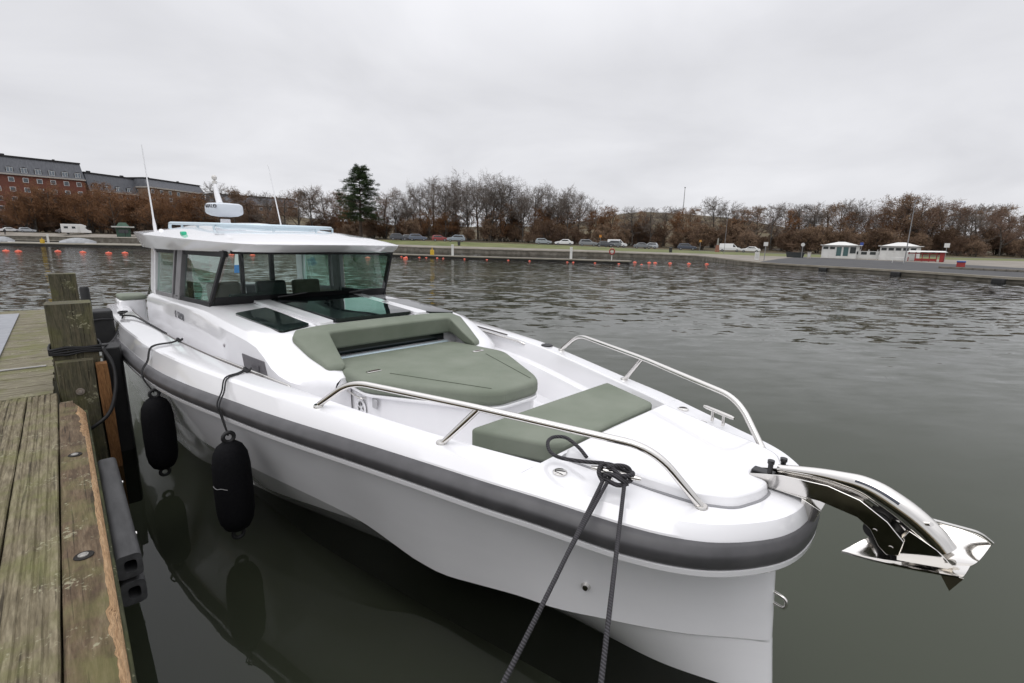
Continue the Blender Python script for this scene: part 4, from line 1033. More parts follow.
MB().box((-1.2, 7.08, JZ + .009), (1.9, .05, .012)).build('metal_strip', varied('pale_strip', (.24, .235, .22), (.32, .31, .29), 12, .6), jet, bevel=.003)
def jthing(name, x, t, z, label, cat, group=None):
    return empty(name, JM @ Vector((x, t, z)), JR, label, cat, group)
def rough_post(w, d, h, seed, mi=0, taper=0):
    n = int(h / .06); rows = []
    for i in range(n + 1):
        z = h * i / n; r = []
        for (sx, sy) in ((-1, -1), (-.5, -1), (0, -1), (.5, -1), (1, -1), (1, 0), (1, 1), (0, 1), (-1, 1), (-1, 0)):
            k = .96 if abs(sx) == 1 and abs(sy) == 1 else 1
            r.append(Vector((sx * w/2 * k + wob(z, seed + sx*2 + sy, .0025), sy * d/2 * k + wob(z, seed + 4 + sx, .0025), z)))
        rows.append(r)
    m = MB(); m.grid(rows, close_u=True, mi=mi); m.add(rows[-1], [tuple(range(10))], mi); m.add(rows[0], [tuple(range(10))[::-1]], mi); return m
p1 = jthing('mooring_post', .002, 6.02, -1.0, 'thick mossy timber post with black binding, nearest on the jetty edge', 'post', 'timber posts along the jetty edge')
rough_post(.325, .30, 2.585, 1).build('post_timber', PST, p1, smooth=35)
rough_post(.26, .13, 2.08, 5).build('front_timber', PST, p1, smooth=35, loc=(-.02, -.225, 0))
q = rough_post(.085, .12, 2.03, 8); q.build('split_timber', PSTR, p1, smooth=25, loc=(.16, -.22, 0))
MB().lathe([(0, .02), (.012, .02), (.014, .008), (.03, .008), (.032, 0)], n=16, mat=Matrix.Rotation(math.radians(90), 4, 'X')).build('post_bolt', varied('rusty_bolt', (.20, .16, .12), (.30, .27, .24), 30, .6, metal=.4), p1, smooth=40, loc=(-.015, -.292, 1.80))
st_ = MB()
for dz in (0, .018, .036, .052):
    st_.tube([Vector((x, y_, 2.135 + dz + .01*math.sin(x*20 + dz*50))) for x, y_ in ((-.175, -.165), (-.18, 0), (-.175, .165), (0, .17), (.175, .165), (.18, 0), (.178, -.165), (.06, -.172), (-.06, -.17), (-.175, -.165))], .0105, 7)
st_.build('rope_binding', CORD, p1, smooth=60)
hz_ = MB().tube(smooth_path([(.19, -.16, 2.15), (.24, -.22, 2.0), (.235, -.30, 1.80), (.16, -.37, 1.58), (.02, -.40, 1.47), (-.04, -.34, 1.42)], 6), .016, 8)
hz_.build('hose_loop', BLKM, p1, smooth=60)
p2 = jthing('mooring_post', -.01, 10.3, -1.0, 'plain square timber post farther along the jetty edge behind the nearest one', 'post', 'timber posts along the jetty edge')
rough_post(.325, .30, 2.60, 3).build('post_timber', PST, p2, smooth=35)
MB().box((0, 0, 2.08), (.35, .325, .03)).build('post_strap', BLK, p2, bevel=.004)
bp = jthing('black_bollard_pipe', .20, 9.2, -1.0, 'slim black pipe standing just right of the farther timber post', 'pipe')
MB().lathe([(0, 0), (.055, 0), (.055, 2.44), (.045, 2.47), (0, 2.47)], n=18).build('pipe_body', BLKM, bp, smooth=40)
# rubber fenders on the jetty
def dprofile(L, w, h, name, parent, loc):
    o = rounded([(0, -h/2), (w, -h/2), (w, h/2), (0, h/2)], .03, 5); i_ = rounded([(w*.30, -h*.26), (w*.78, -h*.26), (w*.78, h*.26), (w*.30, h*.26)], .02, 5)
    m = MB(); f = lambda P_, t: [Vector((a, t, b)) for a, b in P_]
    m.grid([f(o, 0), f(o, L)], close_u=True); m.grid([f(i_, 0), f(i_, L)], close_u=True, flip=True)
    m.grid([f(o, 0), f(i_, 0)], close_u=True); m.grid([f(o, L), f(i_, L)], close_u=True, flip=True)
    return m.build(name, BLKM2, parent, smooth=40, loc=loc)
BLKM2 = varied('scuffed_grey_rubber', (.028, .028, .029), (.06, .06, .062), 5, .6, .25, .004, stretch=(4, 1, 4), detail=8)
for zt, lb in ((.60, 'upper of two hollow dark rubber fender strips bolted along the jetty side'), (.452, 'lower of two hollow dark rubber fender strips bolted along the jetty side')):
    dfx = jthing('rubber_fender_strip', .012, 2.80, zt, lb, 'rubber fender', 'rubber fender strips on the jetty side')
    dprofile(1.42, .105, .125, 'strip_body', dfx, (0, 0, 0))
    for t in (.3, 1.05): MB().lathe([(0, .006), (.012, .006), (.014, 0)], n=12, mat=Matrix.Rotation(math.radians(90), 4, 'Y')).build('strip_bolt', STEEL, dfx, smooth=40, loc=(.105, t, .01))
vb = jthing('rubber_fender_post', .27, 6.30, -.6, 'tall black rubber buffer standing in the water against the strapped post', 'rubber fender')
MB().prism(rounded([(-.075, -.16), (.06, -.16), (.085, 0), (.06, .16), (-.075, .16)], .03), 0, 1.70).build('buffer_body', BLKM, vb, smooth=30, bevel=.01)
rb = jthing('rubber_buffer_block', .27, 7.3, .95, 'black square rubber block between the post and the stern of the boat', 'rubber fender')
MB().box((0, 0, .2), (.20, .30, .40)).build('block_body', BLKM, rb, bevel=.02, seg=3)
MB().tube([(-.10, -.155, .30), (0, -.17, .31), (.10, -.155, .30)], .012, 8).build('block_rope', CORD, rb, smooth=60)
# stern line from the boat's after cleat to the strapped post
sl_ = empty('stern_line', bw(7.15, 1.53, 1.22), 0, 'black rope from the after cleat of the boat to the strapped timber post', 'rope')
A = bw(7.15, 1.53, 1.24); B = JM @ Vector((.18, 6.0, 1.16))
MB().tube([p - sl_.location for p in line(A, B, .12)], .010, 8).build('line_strand', CORD, sl_, smooth=60)
MB().tube([p - sl_.location for p in smooth_path([bw(7.05, 1.53, 1.25), bw(7.12, 1.58, 1.25), bw(7.25, 1.55, 1.25), bw(7.25, 1.49, 1.25), bw(7.12, 1.50, 1.26), bw(7.08, 1.57, 1.23), bw(6.9, 1.46, 1.225), bw(6.2, 1.42, 1.215), bw(5.4, 1.41, 1.22)], 6)], .011, 8).build('line_turns', CORD, sl_, smooth=60)
# ================================================================== FAR SHORE
def place(o, px, D, dz=0.0, yaw=None):
    p = far(px, D, ground_z(px, D) + dz); o.location = p
    if yaw is not None: o.rotation_euler = (0, 0, yaw)
    return o
def facing(px, D):   # yaw that turns local -y towards the viewer
    p = far(px, D); return math.atan2(p.y, p.x) - math.pi / 2
# ---- bare trees
def tree_mesh(seed, h, spread, trunk_r, fork, levels, nl, tw, rust, bark_m, twig_m, base=.28, up=.55, leaves=0):
    r = random.Random(seed); T_, C_ = MB(), MB()
    def rv(): return Vector((r.gauss(0, 1), r.gauss(0, 1), r.gauss(0, .6)))
    def grow(p, d, L, rad, lv):
        segs = 5 if lv == 0 else (4 if lv < 3 else 2); pts = [p.copy()]; dd = d.copy()
        for i in range(segs):
            dd = (dd + rv() * (.06 if lv == 0 else .17) + Vector((0, 0, up * (.10 if lv else .25)))).normalized()
            pts.append(pts[-1] + dd * L / segs)
        rads = [rad * (1 - .62 * i / segs) for i in range(segs + 1)]
        if lv <= 1: T_.tube(pts, rads, 6 if lv == 0 else 5, cap=False)
        else: C_.tube(pts, [max(q, .011) for q in rads], 3, cap=False)
        if leaves and lv >= levels - 1:
            for q in range(leaves):
                c = pts[r.randrange(1, len(pts))] + rv() * .16; s = r.uniform(.06, .13); a = rv().normalized(); b = a.orthogonal().normalized()
                C_.add([c - a*s, c + b*s*.6, c + a*s, c - b*s*.6], [(0, 1, 2, 3)], 1)
        if lv >= levels: return
        n = nl[lv]
        for k in range(n):
            t = base + (1 - base) * (k + r.random()) / n if lv == 0 else .22 + .78 * (k + r.random()) / n
            i = min(int(t * segs), segs - 1); q = pts[i].lerp(pts[i+1], t * segs - i)
            ax = (pts[i+1] - pts[i]).normalized()
            az_ = r.uniform(0, 2*math.pi); o = ax.orthogonal().normalized(); o = Matrix.Rotation(az_, 3, ax) @ o
            an = math.radians(r.uniform(*spread[min(lv, len(spread)-1)]))
            nd_ = (ax * math.cos(an) + o * math.sin(an)).normalized()
            if nd_.z < -.15: nd_.z *= .3
            ln_ = L * (r.uniform(.42, .62) * (1.15 - .55 * t) if lv == 0 else r.uniform(.35, .6))
            grow(q, nd_, ln_, max(rads[i] * (.5 if lv == 0 else .55), .012), lv + 1)
    if fork <= 1: grow(Vector((0, 0, 0)), Vector((r.gauss(0, .03), r.gauss(0, .03), 1)), h * .80, trunk_r, 0)
    else:
        for k in range(fork):
            a = 2*math.pi*k/fork + r.random(); grow(Vector((math.cos(a)*.2, math.sin(a)*.2, 0)), Vector((math.cos(a)*.3, math.sin(a)*.3, 1)).normalized(), h * r.uniform(.62, .85), trunk_r, 0)
    zm = max(v[2] for v in C_.v); s = h / zm
    for M_ in (T_, C_): M_.v = [(a*s, b*s, c*s) for a, b, c in M_.v]
    return T_.mesh('trunk', bark_m, 60, fix=False), C_.mesh('crown', twig_m if isinstance(twig_m, list) else [twig_m], 0, fix=False)
BARK = varied('grey_bark', (.06, .052, .044), (.11, .098, .085), 3, .9)
TWG = varied('grey_twigs', (.10, .080, .068), (.175, .145, .122), .6, .9)
TWB = varied('brown_twigs', (.135, .083, .058), (.21, .135, .094), .5, .9)
TWR = varied('rust_twigs', (.13, .062, .030), (.21, .105, .05), .5, .9)
LFR = varied('rust_leaves', (.14, .062, .024), (.22, .11, .04), .7, .9)
LFB = varied('dead_brown_leaves', (.135, .084, .048), (.215, .14, .078), .7, .9)
tall = [tree_mesh(10 + k, 17, [(28, 62), (28, 66), (30, 70)], .30, 1, 4, [13, 9, 7, 5], 0, 0, BARK, TWG, .34, .55) for k in range(4)]
broad = [tree_mesh(30 + k, 11, [(38, 72), (30, 65), (30, 65)], .22, 1, 4, [12, 8, 7, 4], 0, 0, BARK, [TWB if k % 2 else TWG, LFB], .20, .55, leaves=(1 if k == 1 else 0)) for k in range(4)]
rusty = [tree_mesh(50 + k, 12, [(30, 65), (30, 65), (30, 65)], .20, 2, 4, [10, 7, 6, 4], 0, 0, BARK, [TWR, LFR], .12, .6, leaves=1) for k in range(3)]
bushm = [tree_mesh(70 + k, 6, [(30, 75), (30, 70), (30, 70)], .10, 5, 3, [10, 9, 8, 4], 0, 0, BARK, [TWB, LFB], .05, .4, leaves=1) for k in range(3)]
NOM = {'tall': 17, 'broad': 11, 'rusty': 12, 'bush': 6}
LIB = {'tall': tall, 'broad': broad, 'rusty': rusty, 'bush': bushm}
rt = random.Random(21)
TREES = []
def tree(kind, px, D, ytop, var=None):
    gz = ground_z(px, D); h = (hor_y(px) - ytop) * D / (FPX * .985) + EYE - gz
    h = max(h, 2.0)
    tm, cm_ = LIB[kind][rt.randrange(len(LIB[kind])) if var is None else var % len(LIB[kind])]
    s = h / NOM[kind]
    nm = {'tall': 'bare_tree', 'broad': 'bare_tree', 'rusty': 'rusty_tree', 'bush': 'bush'}[kind]
    o = empty(nm, far(px, D, gz - .1), rt.uniform(0, 6.28)); wv_ = rt.uniform(.9, 1.12)
    if kind in ('tall',): wv_ *= 1.0
    o.scale = (s * wv_, s * wv_, s)
    a = bpy.data.objects.new('trunk', tm); b = bpy.data.objects.new('crown', cm_)
    for q_ in (a, b): COL.objects.link(q_); q_.parent = o
    TREES.append((px, kind, D, h, o)); return o
# the skyline read along the shore: bare crowns above, brown thickets below
for px, y in ((396, 193), (409, 190), (421, 184), (434, 178), (446, 180), (456, 174), (468, 180), (478, 174), (490, 173), (500, 175), (511, 182), (522, 186), (534, 183), (545, 188), (556, 189), (567, 187), (578, 190), (590, 200), (452, 186), (487, 184), (522, 192), (560, 196)):
    tree('tall', px, 140 + rt.uniform(-5, 14), y - 1)
for px, y in ((222, 186), (236, 190), (252, 194), (270, 194), (286, 193), (300, 191), (314, 190), (328, 189), (340, 192), (384, 190), (404, 205), (428, 204), (545, 205), (610, 209), (632, 208), (650, 209), (664, 207), (690, 207), (713, 199), (724, 203), (742, 208), (756, 206), (770, 205), (784, 204), (798, 206), (812, 204), (826, 203), (840, 205), (852, 201), (864, 207), (877, 205), (890, 203), (904, 194), (912, 196), (926, 202), (940, 204), (952, 207), (964, 205), (975, 207), (985, 206), (996, 205), (1008, 208), (1020, 214), (1034, 216), (1050, 212), (898, 206), (918, 208), (860, 212), (806, 212), (970, 214), (1000, 216)):
    tree('broad', px, 146 + rt.uniform(-8, 14), y)
for px, y in ((26, 188), (30, 186), (46, 182), (62, 183), (78, 186), (94, 188), (110, 189), (126, 191), (142, 194), (158, 195), (174, 196), (190, 198), (22, 190), (38, 181), (54, 177), (70, 180), (86, 183), (102, 184), (118, 186), (134, 190), (150, 189), (166, 192), (182, 191), (198, 195), (212, 197), (-40, 184), (590, 214), (604, 211), (640, 216), (676, 215), (735, 214), (788, 214), (846, 214), (880, 218), (470, 206), (398, 212), (352, 205), (412, 208), (430, 211), (450, 209), (486, 210), (500, 206), (518, 209), (538, 208), (556, 211), (574, 209), (444, 215), (508, 214), (548, 215), (346, 214), (374, 212), (386, 215)):
    tree('rusty', px, (160 if px < 215 else 142) + rt.uniform(-3, 8), y + rt.uniform(-2, 2) + ((6 if px < 95 else 1) if px < 215 else -3))
for k in range(150):
    px = -60 + 1150 * (k + rt.random()) / 150
    D = roadD(px) + 12 + rt.uniform(0, 22)
    tree('bush', px, D, hor_y(px) - rt.uniform(12, 26) * (1.25 if px < 260 else 1))
# evergreen pine
def pine():
    r = random.Random(3); T_, C_ = MB(), MB(); h = 19.0
    for s_ in (0, 1):
        T_.tube([Vector((s_*1.1 + .1*math.sin(k), .2*s_, h * (.82 + .1*s_ if s_ == 0 else .6) * k / 7)) for k in range(8)], [.30 * (1 - .1*k) for k in range(8)], 7)
    for i in range(190):
        z = h * (.27 + .71 * (i / 190)); t = (z / h - .27) / .71
        R = 6.6 * (1.05 - .36*t) * math.sqrt(max(.05, 1 - ((t - .40) / .64) ** 2)) * r.uniform(.45, 1.12)
        a = r.uniform(0, 6.28); c0 = Vector((.4, .1, z)); tip = c0 + Vector((math.cos(a) * R, math.sin(a) * R, r.uniform(-.5, .6)))
        T_.tube([c0, c0.lerp(tip, .5) + Vector((0, 0, .2)), tip], [.07, .05, .02], 4, cap=False)
        for k in range(7):
            f = r.uniform(.4, 1.05); cc = c0.lerp(tip, f); sz = r.uniform(.45, .95) * (1.1 - .3*t)
            for q in range(46):
                d = Vector((r.gauss(0, 1), r.gauss(0, 1), r.gauss(.15, .55))).normalized(); p_ = cc + d * sz * r.random() ** .5
                u = Vector((r.gauss(0, 1), r.gauss(0, 1), r.gauss(0, 1))).normalized(); v = u.orthogonal().normalized(); L = r.uniform(.14, .30)
                C_.add([p_ - u*L*.3, p_ + v*L*.35, p_ + u*L], [(0, 1, 2)])
    return T_.mesh('trunk', varied('pine_bark', (.05, .038, .03), (.10, .07, .05), 2, .9), 60, fix=False), C_.mesh('crown', varied('pine_needles', (.032, .060, .022), (.070, .112, .040), .5, .8), 0, fix=False), h
ptm, pcm, ph = pine()
def pinetree(px, D, ytop, label, group=None):
    gz = ground_z(px, D); h = (hor_y(px) - ytop) * D / (FPX * .985) + EYE - gz
    o = empty('evergreen_tree', far(px, D, gz - .1), rt.uniform(0, 6), label, 'tree'); s = h / ph; o.scale = (s, s, s)
    for n_, m_ in (('trunk', ptm), ('crown', pcm)):
        q = bpy.data.objects.new(n_, m_); COL.objects.link(q); q.parent = o
    return o
pinetree(362, 134, 172, 'tall dark green evergreen tree rising above the bare trees')
pinetree(-190, 150, 190, 'dark evergreen tree beyond the left edge of the quay')
# ---- brick apartment blocks
BRK = varied('red_brick', (.085, .030, .020), (.13, .052, .035), .8, .9, detail=8)
_b = nd(BRK, 'ShaderNodeTexBrick'); _b.inputs['Scale'].default_value = 3.0; _b.inputs['Color1'].default_value = (.20, .065, .042, 1); _b.inputs['Color2'].default_value = (.15, .05, .034, 1); _b.inputs['Mortar'].default_value = (.10, .07, .055, 1)
lk(BRK, coords(BRK, (1, 1, 1), rot=(math.radians(90), 0, 0)), _b.inputs['Vector']); lk(BRK, _b.outputs[0], P(BRK).inputs['Base Color'])
ROOFM = varied('dark_sheet_roof', (.085, .090, .102), (.125, .13, .145), .8, .6, stretch=(3, 1, 1))
ROOFT = varied('black_felt_roof', (.018, .018, .02), (.03, .03, .032), .5, .8)
CORN = varied('pale_cornice', (.36, .33, .30), (.45, .42, .38), 1, .8)
WFR = mat('white_window_frame', (.72, .72, .71), .6)
PANE = mat('window_pane', (.05, .065, .08), .08, spec=.8)
YBR = varied('tan_brick', (.17, .11, .075), (.23, .155, .105), .8, .9)
def block(name, pA, pB, z0, z1, zr, depth, wallm, label, floors, cols, dormers=0, win_from=0):
    """pA, pB: facade ends in plan; facade faces the viewer"""
    A_, B_ = Vector(pA), Vector(pB); L = (B_ - A_).length; yaw = math.atan2((B_ - A_).y, (B_ - A_).x)
    b = empty(name, (A_.x, A_.y, z0), yaw, label, 'building')
    H = z1 - z0
    MB().box((L/2, depth/2, H/2), (L, depth, H)).build('wall', wallm, b, smooth=0)
    MB().box((L/2, depth/2 - .1, H + .15), (L + .5, depth + .9, .5)).build('cornice', CORN, b, smooth=0)
    rm = MB(); R_ = zr - z1
    rm.prism([(-.1, -.2), (L + .1, -.2), (L + .1, depth + .2), (-.1, depth + .2)], H + .4, H + R_, top=[(.4, 2.0), (L - .4, 2.0), (L - .4, depth - 2), (.4, depth - 2)])
    roof = rm.build('roof', ROOFM, b, smooth=0)
    MB().box((L/2, depth/2, H + R_ + .25), (L - .4, depth - 3.4, .5)).build('roof_cap', ROOFT, roof, smooth=0)
    r = random.Random(len(name) + cols)
    for k in range(max(2, cols // 3)):
        MB().box((L * (k + .4) / max(2, cols // 3) + r.uniform(-1, 1), depth/2, H + R_ + .9), (r.uniform(.5, 1.2), .8, r.uniform(.6, 1.3))).build('chimney', ROOFT, roof, smooth=0)
    wf = MB().box((0, 0, 0), (1.5, .12, 1.6)).mesh('window', WFR, 0); pn = MB().box((0, -.07, 0), (1.24, .04, 1.34)).box((0, -.09, 0), (.08, .05, 1.34)).mesh('pane', PANE, 0)
    fh = H / floors
    for f in range(win_from, floors):
        for c in range(cols):
            w = bpy.data.objects.new('window', wf); COL.objects.link(w); w.parent = b; w.location = (L * (c + .5) / cols, -.05, fh * (f + .52))
            q = bpy.data.objects.new('pane', pn); COL.objects.link(q); q.parent = w
    if dormers:
        dm_ = MB(); n = 9; arc = [(-1.0, -1.1)] + [(math.cos(math.pi - math.pi*k/n) * 1.0, math.sin(math.pi*k/n) * .75 + .25) for k in range(n + 1)] + [(1.0, -1.1)]
        dm_.add([(x, -.2, z) for x, z in arc] + [(x, 2.4, z) for x, z in arc], [tuple(range(len(arc))), tuple(range(len(arc), 2*len(arc)))[::-1]] + [(i, (i+1) % len(arc), len(arc) + (i+1) % len(arc), len(arc) + i) for i in range(len(arc))])
        dme = dm_.mesh('dormer', ROOFT, 30); dpn = MB().box((0, -.24, -.2), (1.45, .06, 1.5)).mesh('dormer_window', PANEL_SKY, 0); dfr = MB().box((0, -.215, -.2), (1.65, .04, 1.7)).box((0, -.29, -.2), (.1, .05, 1.5)).mesh('dormer_frame', WFR, 0)
        for c in range(dormers):
            o = bpy.data.objects.new('dormer', dme); COL.objects.link(o); o.parent = roof; o.location = (L * (c + .5) / dormers, .2, H + 1.9)
            for m_ in (dpn, dfr):
                q = bpy.data.objects.new(m_.name.split('.')[0], m_); COL.objects.link(q); q.parent = o
    return b
PANEL_SKY = mat('bright_pane', (.10, .13, .16), .05, spec=1.0)
def ytoz(px, y, D): return EYE + (hor_y(px) - y) * D / (FPX * .985)
def pl(px, D): v = far(px, D); return (v.x, v.y)
zc_ = ytoz(0, 178.5, 176); zr_ = ytoz(0, 162.5, 177)
block('brick_apartment_block', pl(-120, 152), pl(93, 193), 2.4, zc_, zr_, 14, BRK, 'red brick apartment block with arched dormers and dark roof at the far left', 6, 14, 14)
block('grey_roofed_block', pl(96, 196), pl(160, 222), 2.4, ytoz(96, 194, 196), ytoz(96, 178, 197), 13, BRK, 'lower dark-roofed brick block right of the arched dormers', 6, 8, 6)
block('flat_roofed_block', pl(154, 214), pl(209, 244), 2.4, ytoz(154, 191, 214), ytoz(154, 183, 215), 13, YBR, 'dark flat-roofed block behind the bare trees, left of the radar dome', 7, 7)
block('hillside_house', pl(214, 235), pl(300, 262), 8, ytoz(230, 206, 240), ytoz(230, 198, 240), 12, YBR, 'tan house among bare trees on the slope behind the light mast', 3, 10)
# ---- mast on the hill, lamp posts
POLE = varied('galvanised_pole', (.20, .205, .21), (.28, .28, .285), 2, .6)
def pole(px, D, ytop, label, r=.08, head=True, base=None, name='lamp_post'):
    gz = ground_z(px, D) if base is None else base; h = ytoz(px, ytop, D) - gz
    o = empty(name, far(px, D, gz), facing(px, D), label, 'lamp post' if head else 'mast')
    MB().tube([(0, 0, 0), (0, 0, h * .5), (0, 0, h)], [r, r*.8, r*.55], 8).build('pole', POLE, o, smooth=60)
    if head:
        MB().tube([(0, 0, h - .05), (.3, -.2, h + .1), (.9, -.3, h + .12)], [r*.5, r*.45, r*.4], 6).build('arm', POLE, o, smooth=60)
        MB().box((1.1, -.34, h + .1), (.6, .2, .1)).build('lamp_head', POLE, o, bevel=.03)
    else:
        MB().box((0, 0, h), (.7, .3, .5)).build('mast_head', POLE, o, bevel=.03)
    return o
pole(680, 255, 192, 'thin tall mast standing on the bare hilltop', .22, False, ground_z(680, 255) - .2, 'hill_mast')
pole(906.5, 60, 204, 'tall grey leaning-looking lamp post in front of the right white pavilion', .065)
pole(724.5, 100, 200 + 18, 'lamp post behind the white van', .05)
# ---- cars
TYRE = mat('tyre_black', (.012, .012, .012), .8); RIM = mat('wheel_rim', (.3, .3, .31), .35, .8); CGL = mat('car_glass', (.010, .012, .014), .05, spec=.8)
LAMPM = mat('headlight_lens', (.6, .6, .58), .1); REDL = mat('tail_light_lens', (.25, .01, .01), .2)
def car_proto(kind):
    if kind == 'sedan': lowp = [(-2.25, .30), (-2.3, .62), (-2.15, .92), (-1.3, .98), (1.0, .95), (2.05, .82), (2.28, .62), (2.25, .30)]; cab_ = [(-1.75, .95), (-1.05, 1.42), (.25, 1.44), (1.15, .93)]
    elif kind == 'suv': lowp = [(-2.2, .34), (-2.28, .72), (-2.2, 1.05), (-1.3, 1.08), (1.0, 1.05), (2.0, .95), (2.25, .7), (2.22, .34)]; cab_ = [(-2.1, 1.04), (-1.75, 1.62), (.3, 1.66), (1.15, 1.03)]
    elif kind == 'hatch': lowp = [(-1.95, .30), (-2.0, .65), (-1.95, .98), (-1.2, 1.0), (.9, .96), (1.85, .84), (2.0, .6), (1.98, .30)]; cab_ = [(-1.9, .96), (-1.6, 1.46), (.2, 1.5), (1.05, .94)]
    else: lowp = [(-2.5, .34), (-2.55, .8), (-2.5, 1.15), (-1.3, 1.15), (1.4, 1.1), (2.2, .98), (2.5, .7), (2.48, .34)]; cab_ = [(-2.48, 1.12), (-2.40, 1.95), (.75, 1.98), (1.65, 1.08)]
    m = MB()
    def ext(prof, w0, w1=None):
        n = len(prof); w1 = w1 or [w0]*n
        m_ = MB(); m_.add([(x, -b, z) for (x, z), b in zip(prof, w1)] + [(x, b, z) for (x, z), b in zip(prof, w1)], [tuple(range(n)), tuple(range(n, 2*n))[::-1]] + [(i, (i+1) % n, n+(i+1) % n, n+i) for i in range(n)]); return m_
    body = ext(lowp, .88)
    c_ = ext(cab_, .80, [.84, .70, .70, .84]); body.add(c_.v, c_.f)
    bme = body.mesh('body', mat('car_paint_' + kind, (.3, .3, .3)), 30)
    # glazing: two side panels, windscreen and rear window standing a little proud
    g = MB()
    (x0, z0), (x1, z1), (x2, z2), (x3, z3) = cab_
    van = kind == 'van'
    for s in (1, -1):
        a0 = x0 + .35 if not van else .65
        a1 = x1 + .25 if not van else .70
        q = [(a0, .845, z0 + .05), (x3 - .3, .845, z3 + .05), (x2 + .02, .735, z2 - .10), (a1, .735, z1 - .10)]
        g.add([(x, y*s, z) for x, y, z in q] + [(x, (y - .03)*s, z) for x, y, z in q], [(0, 1, 2, 3), (7, 6, 5, 4), (0, 4, 5, 1), (1, 5, 6, 2), (2, 6, 7, 3), (3, 7, 4, 0)])
    ws_ = [(x3 - .06, .72, z3 + .06), (x3 - .06, -.72, z3 + .06), (x2 + .07, -.62, z2 - .05), (x2 + .07, .62, z2 - .05)]
    g.add([(x + .035, y, z + .02) for x, y, z in ws_], [(0, 1, 2, 3)])
    rw = [(x0 + .08, .68, z0 + .08), (x0 + .08, -.68, z0 + .08), (x1 - .05, -.60, z1 - .08), (x1 - .05, .60, z1 - .08)]
    if not van: g.add([(x - .035, y, z + .02) for x, y, z in rw], [(3, 2, 1, 0)])
    gme = g.mesh('windows', CGL, 0)
    wme = MB().lathe([(0, -.09), (.27, -.09), (.32, -.06), (.32, .06), (.27, .09), (0, .09)], n=18, mat=Matrix.Rotation(math.radians(90), 4, 'X')).mesh('wheel', TYRE, 40)
    rme = MB().lathe([(0, -.10), (.19, -.10), (.20, -.08), (.20, .08), (.19, .10), (0, .10)], n=14, mat=Matrix.Rotation(math.radians(90), 4, 'X')).mesh('rim', RIM, 40)
    lme = MB().box((0, 0, 0), (.10, .34, .14)).mesh('headlight', LAMPM, 0); tme = MB().box((0, 0, 0), (.10, .28, .18)).mesh('tail_light', REDL, 0)
    return bme, gme, wme, rme, lme, tme, lowp[-2][0], lowp[1][0]
CARS = {k: car_proto(k) for k in ('sedan', 'suv', 'hatch', 'van')}
PAINT = {}
def car(kind, px, D, col, label, yaw=0.0, y_base=None, cat='car', group='cars parked along the far road'):
    bme, gme, wme, rme, lme, tme, xf, xb = CARS[kind]
    o = empty('parked_van' if kind == 'van' else 'parked_car', (0, 0, 0), 0, label, cat, group)
    place(o, px, D, 0.02, facing(px, D) + yaw)
    b = bpy.data.objects.new('body', bme.copy()); COL.objects.link(b); b.parent = o
    key = str(col)
    if key not in PAINT: PAINT[key] = mat('car_paint', col, .25, .1, coat=.6)
    b.data.materials.clear(); b.data.materials.append(PAINT[key])
    bv = b.modifiers.new('bevel', 'BEVEL'); bv.width = .06; bv.segments = 2; bv.limit_method = 'ANGLE'
    g = bpy.data.objects.new('windows', gme); COL.objects.link(g); g.parent = o
    for x in (xf - .85, xb + .85):
        for y_ in (.80, -.80):
            w = bpy.data.objects.new('wheel', wme); COL.objects.link(w); w.parent = o; w.location = (x, y_, .32)
            r_ = bpy.data.objects.new('rim', rme); COL.objects.link(r_); r_.parent = w
    for y_ in (.62, -.62):
        for me_, x in ((lme, xf - .02), (tme, xb + .02)):
            q = bpy.data.objects.new(me_.name.split('.')[0], me_); COL.objects.link(q); q.parent = o; q.location = (x, y_, .70)
    return o
S_, D_, W_, G_ = (.42, .44, .46), (.05, .055, .065), (.72, .72, .71), (.16, .17, .18)
rd_ = lambda px: roadD(px) + 2.2
car('suv', 399, rd_(399), D_, 'dark car at the near end of the row, just right of the cabin roof')
car('sedan', 408, rd_(408) + 1.5, G_, 'grey car beside the dark one, right of the cabin roof', .2)
car('suv', 418, rd_(418), (.10, .12, .16), 'dark blue estate car between the grey car and the red car')
car('hatch', 440, rd_(440), (.25, .03, .03), 'red car at the end of the lawn')
car('suv', 456, rd_(456), (.26, .30, .34), 'bluish silver car next to the red car', math.pi)
car('hatch', 543.5, rd_(543), (.28, .31, .32), 'grey-green hatchback left of the white car', 0)
car('sedan', 564, rd_(564), W_, 'white saloon between two grey cars', math.pi)
car('suv', 588, rd_(588), (.20, .21, .22), 'mid-grey car right of the white saloon')
car('sedan', 605, rd_(605), D_, 'black car in front of the white box van')
car('suv', 612, rd_(612), G_, 'dark grey car partly hidden behind the black one', math.pi)
car('van', 617, rd_(617) + 5, W_, 'white box van behind the dark grey cars', 0, cat='van')
car('sedan', 643, rd_(643), G_, 'dark grey saloon left of the silver car')
car('hatch', 650, rd_(650) + 2.2, S_, 'silver hatchback beside the dark grey saloon', math.pi)
car('suv', 687, rd_(687), (.04, .05, .075), 'dark blue car left of the white van', 0)
car('van', 730, rd_(730) + .5, W_, 'white delivery van near the lamp post', 0, cat='van')
car('sedan', 750.5, rd_(750), W_, 'white saloon right of the white delivery van', math.pi)
car('sedan', 10, 150, W_, 'white car at the far left below the brick block', .3)
car('hatch', 28, 152, S_, 'pale car next to the white one below the brick block', 0)
car('sedan', 66, 149, (.10, .10, .11), 'dark car right beside the motorhome', 0)
car('suv', -20, 150, G_, 'grey car beyond the left picture edge', 0)
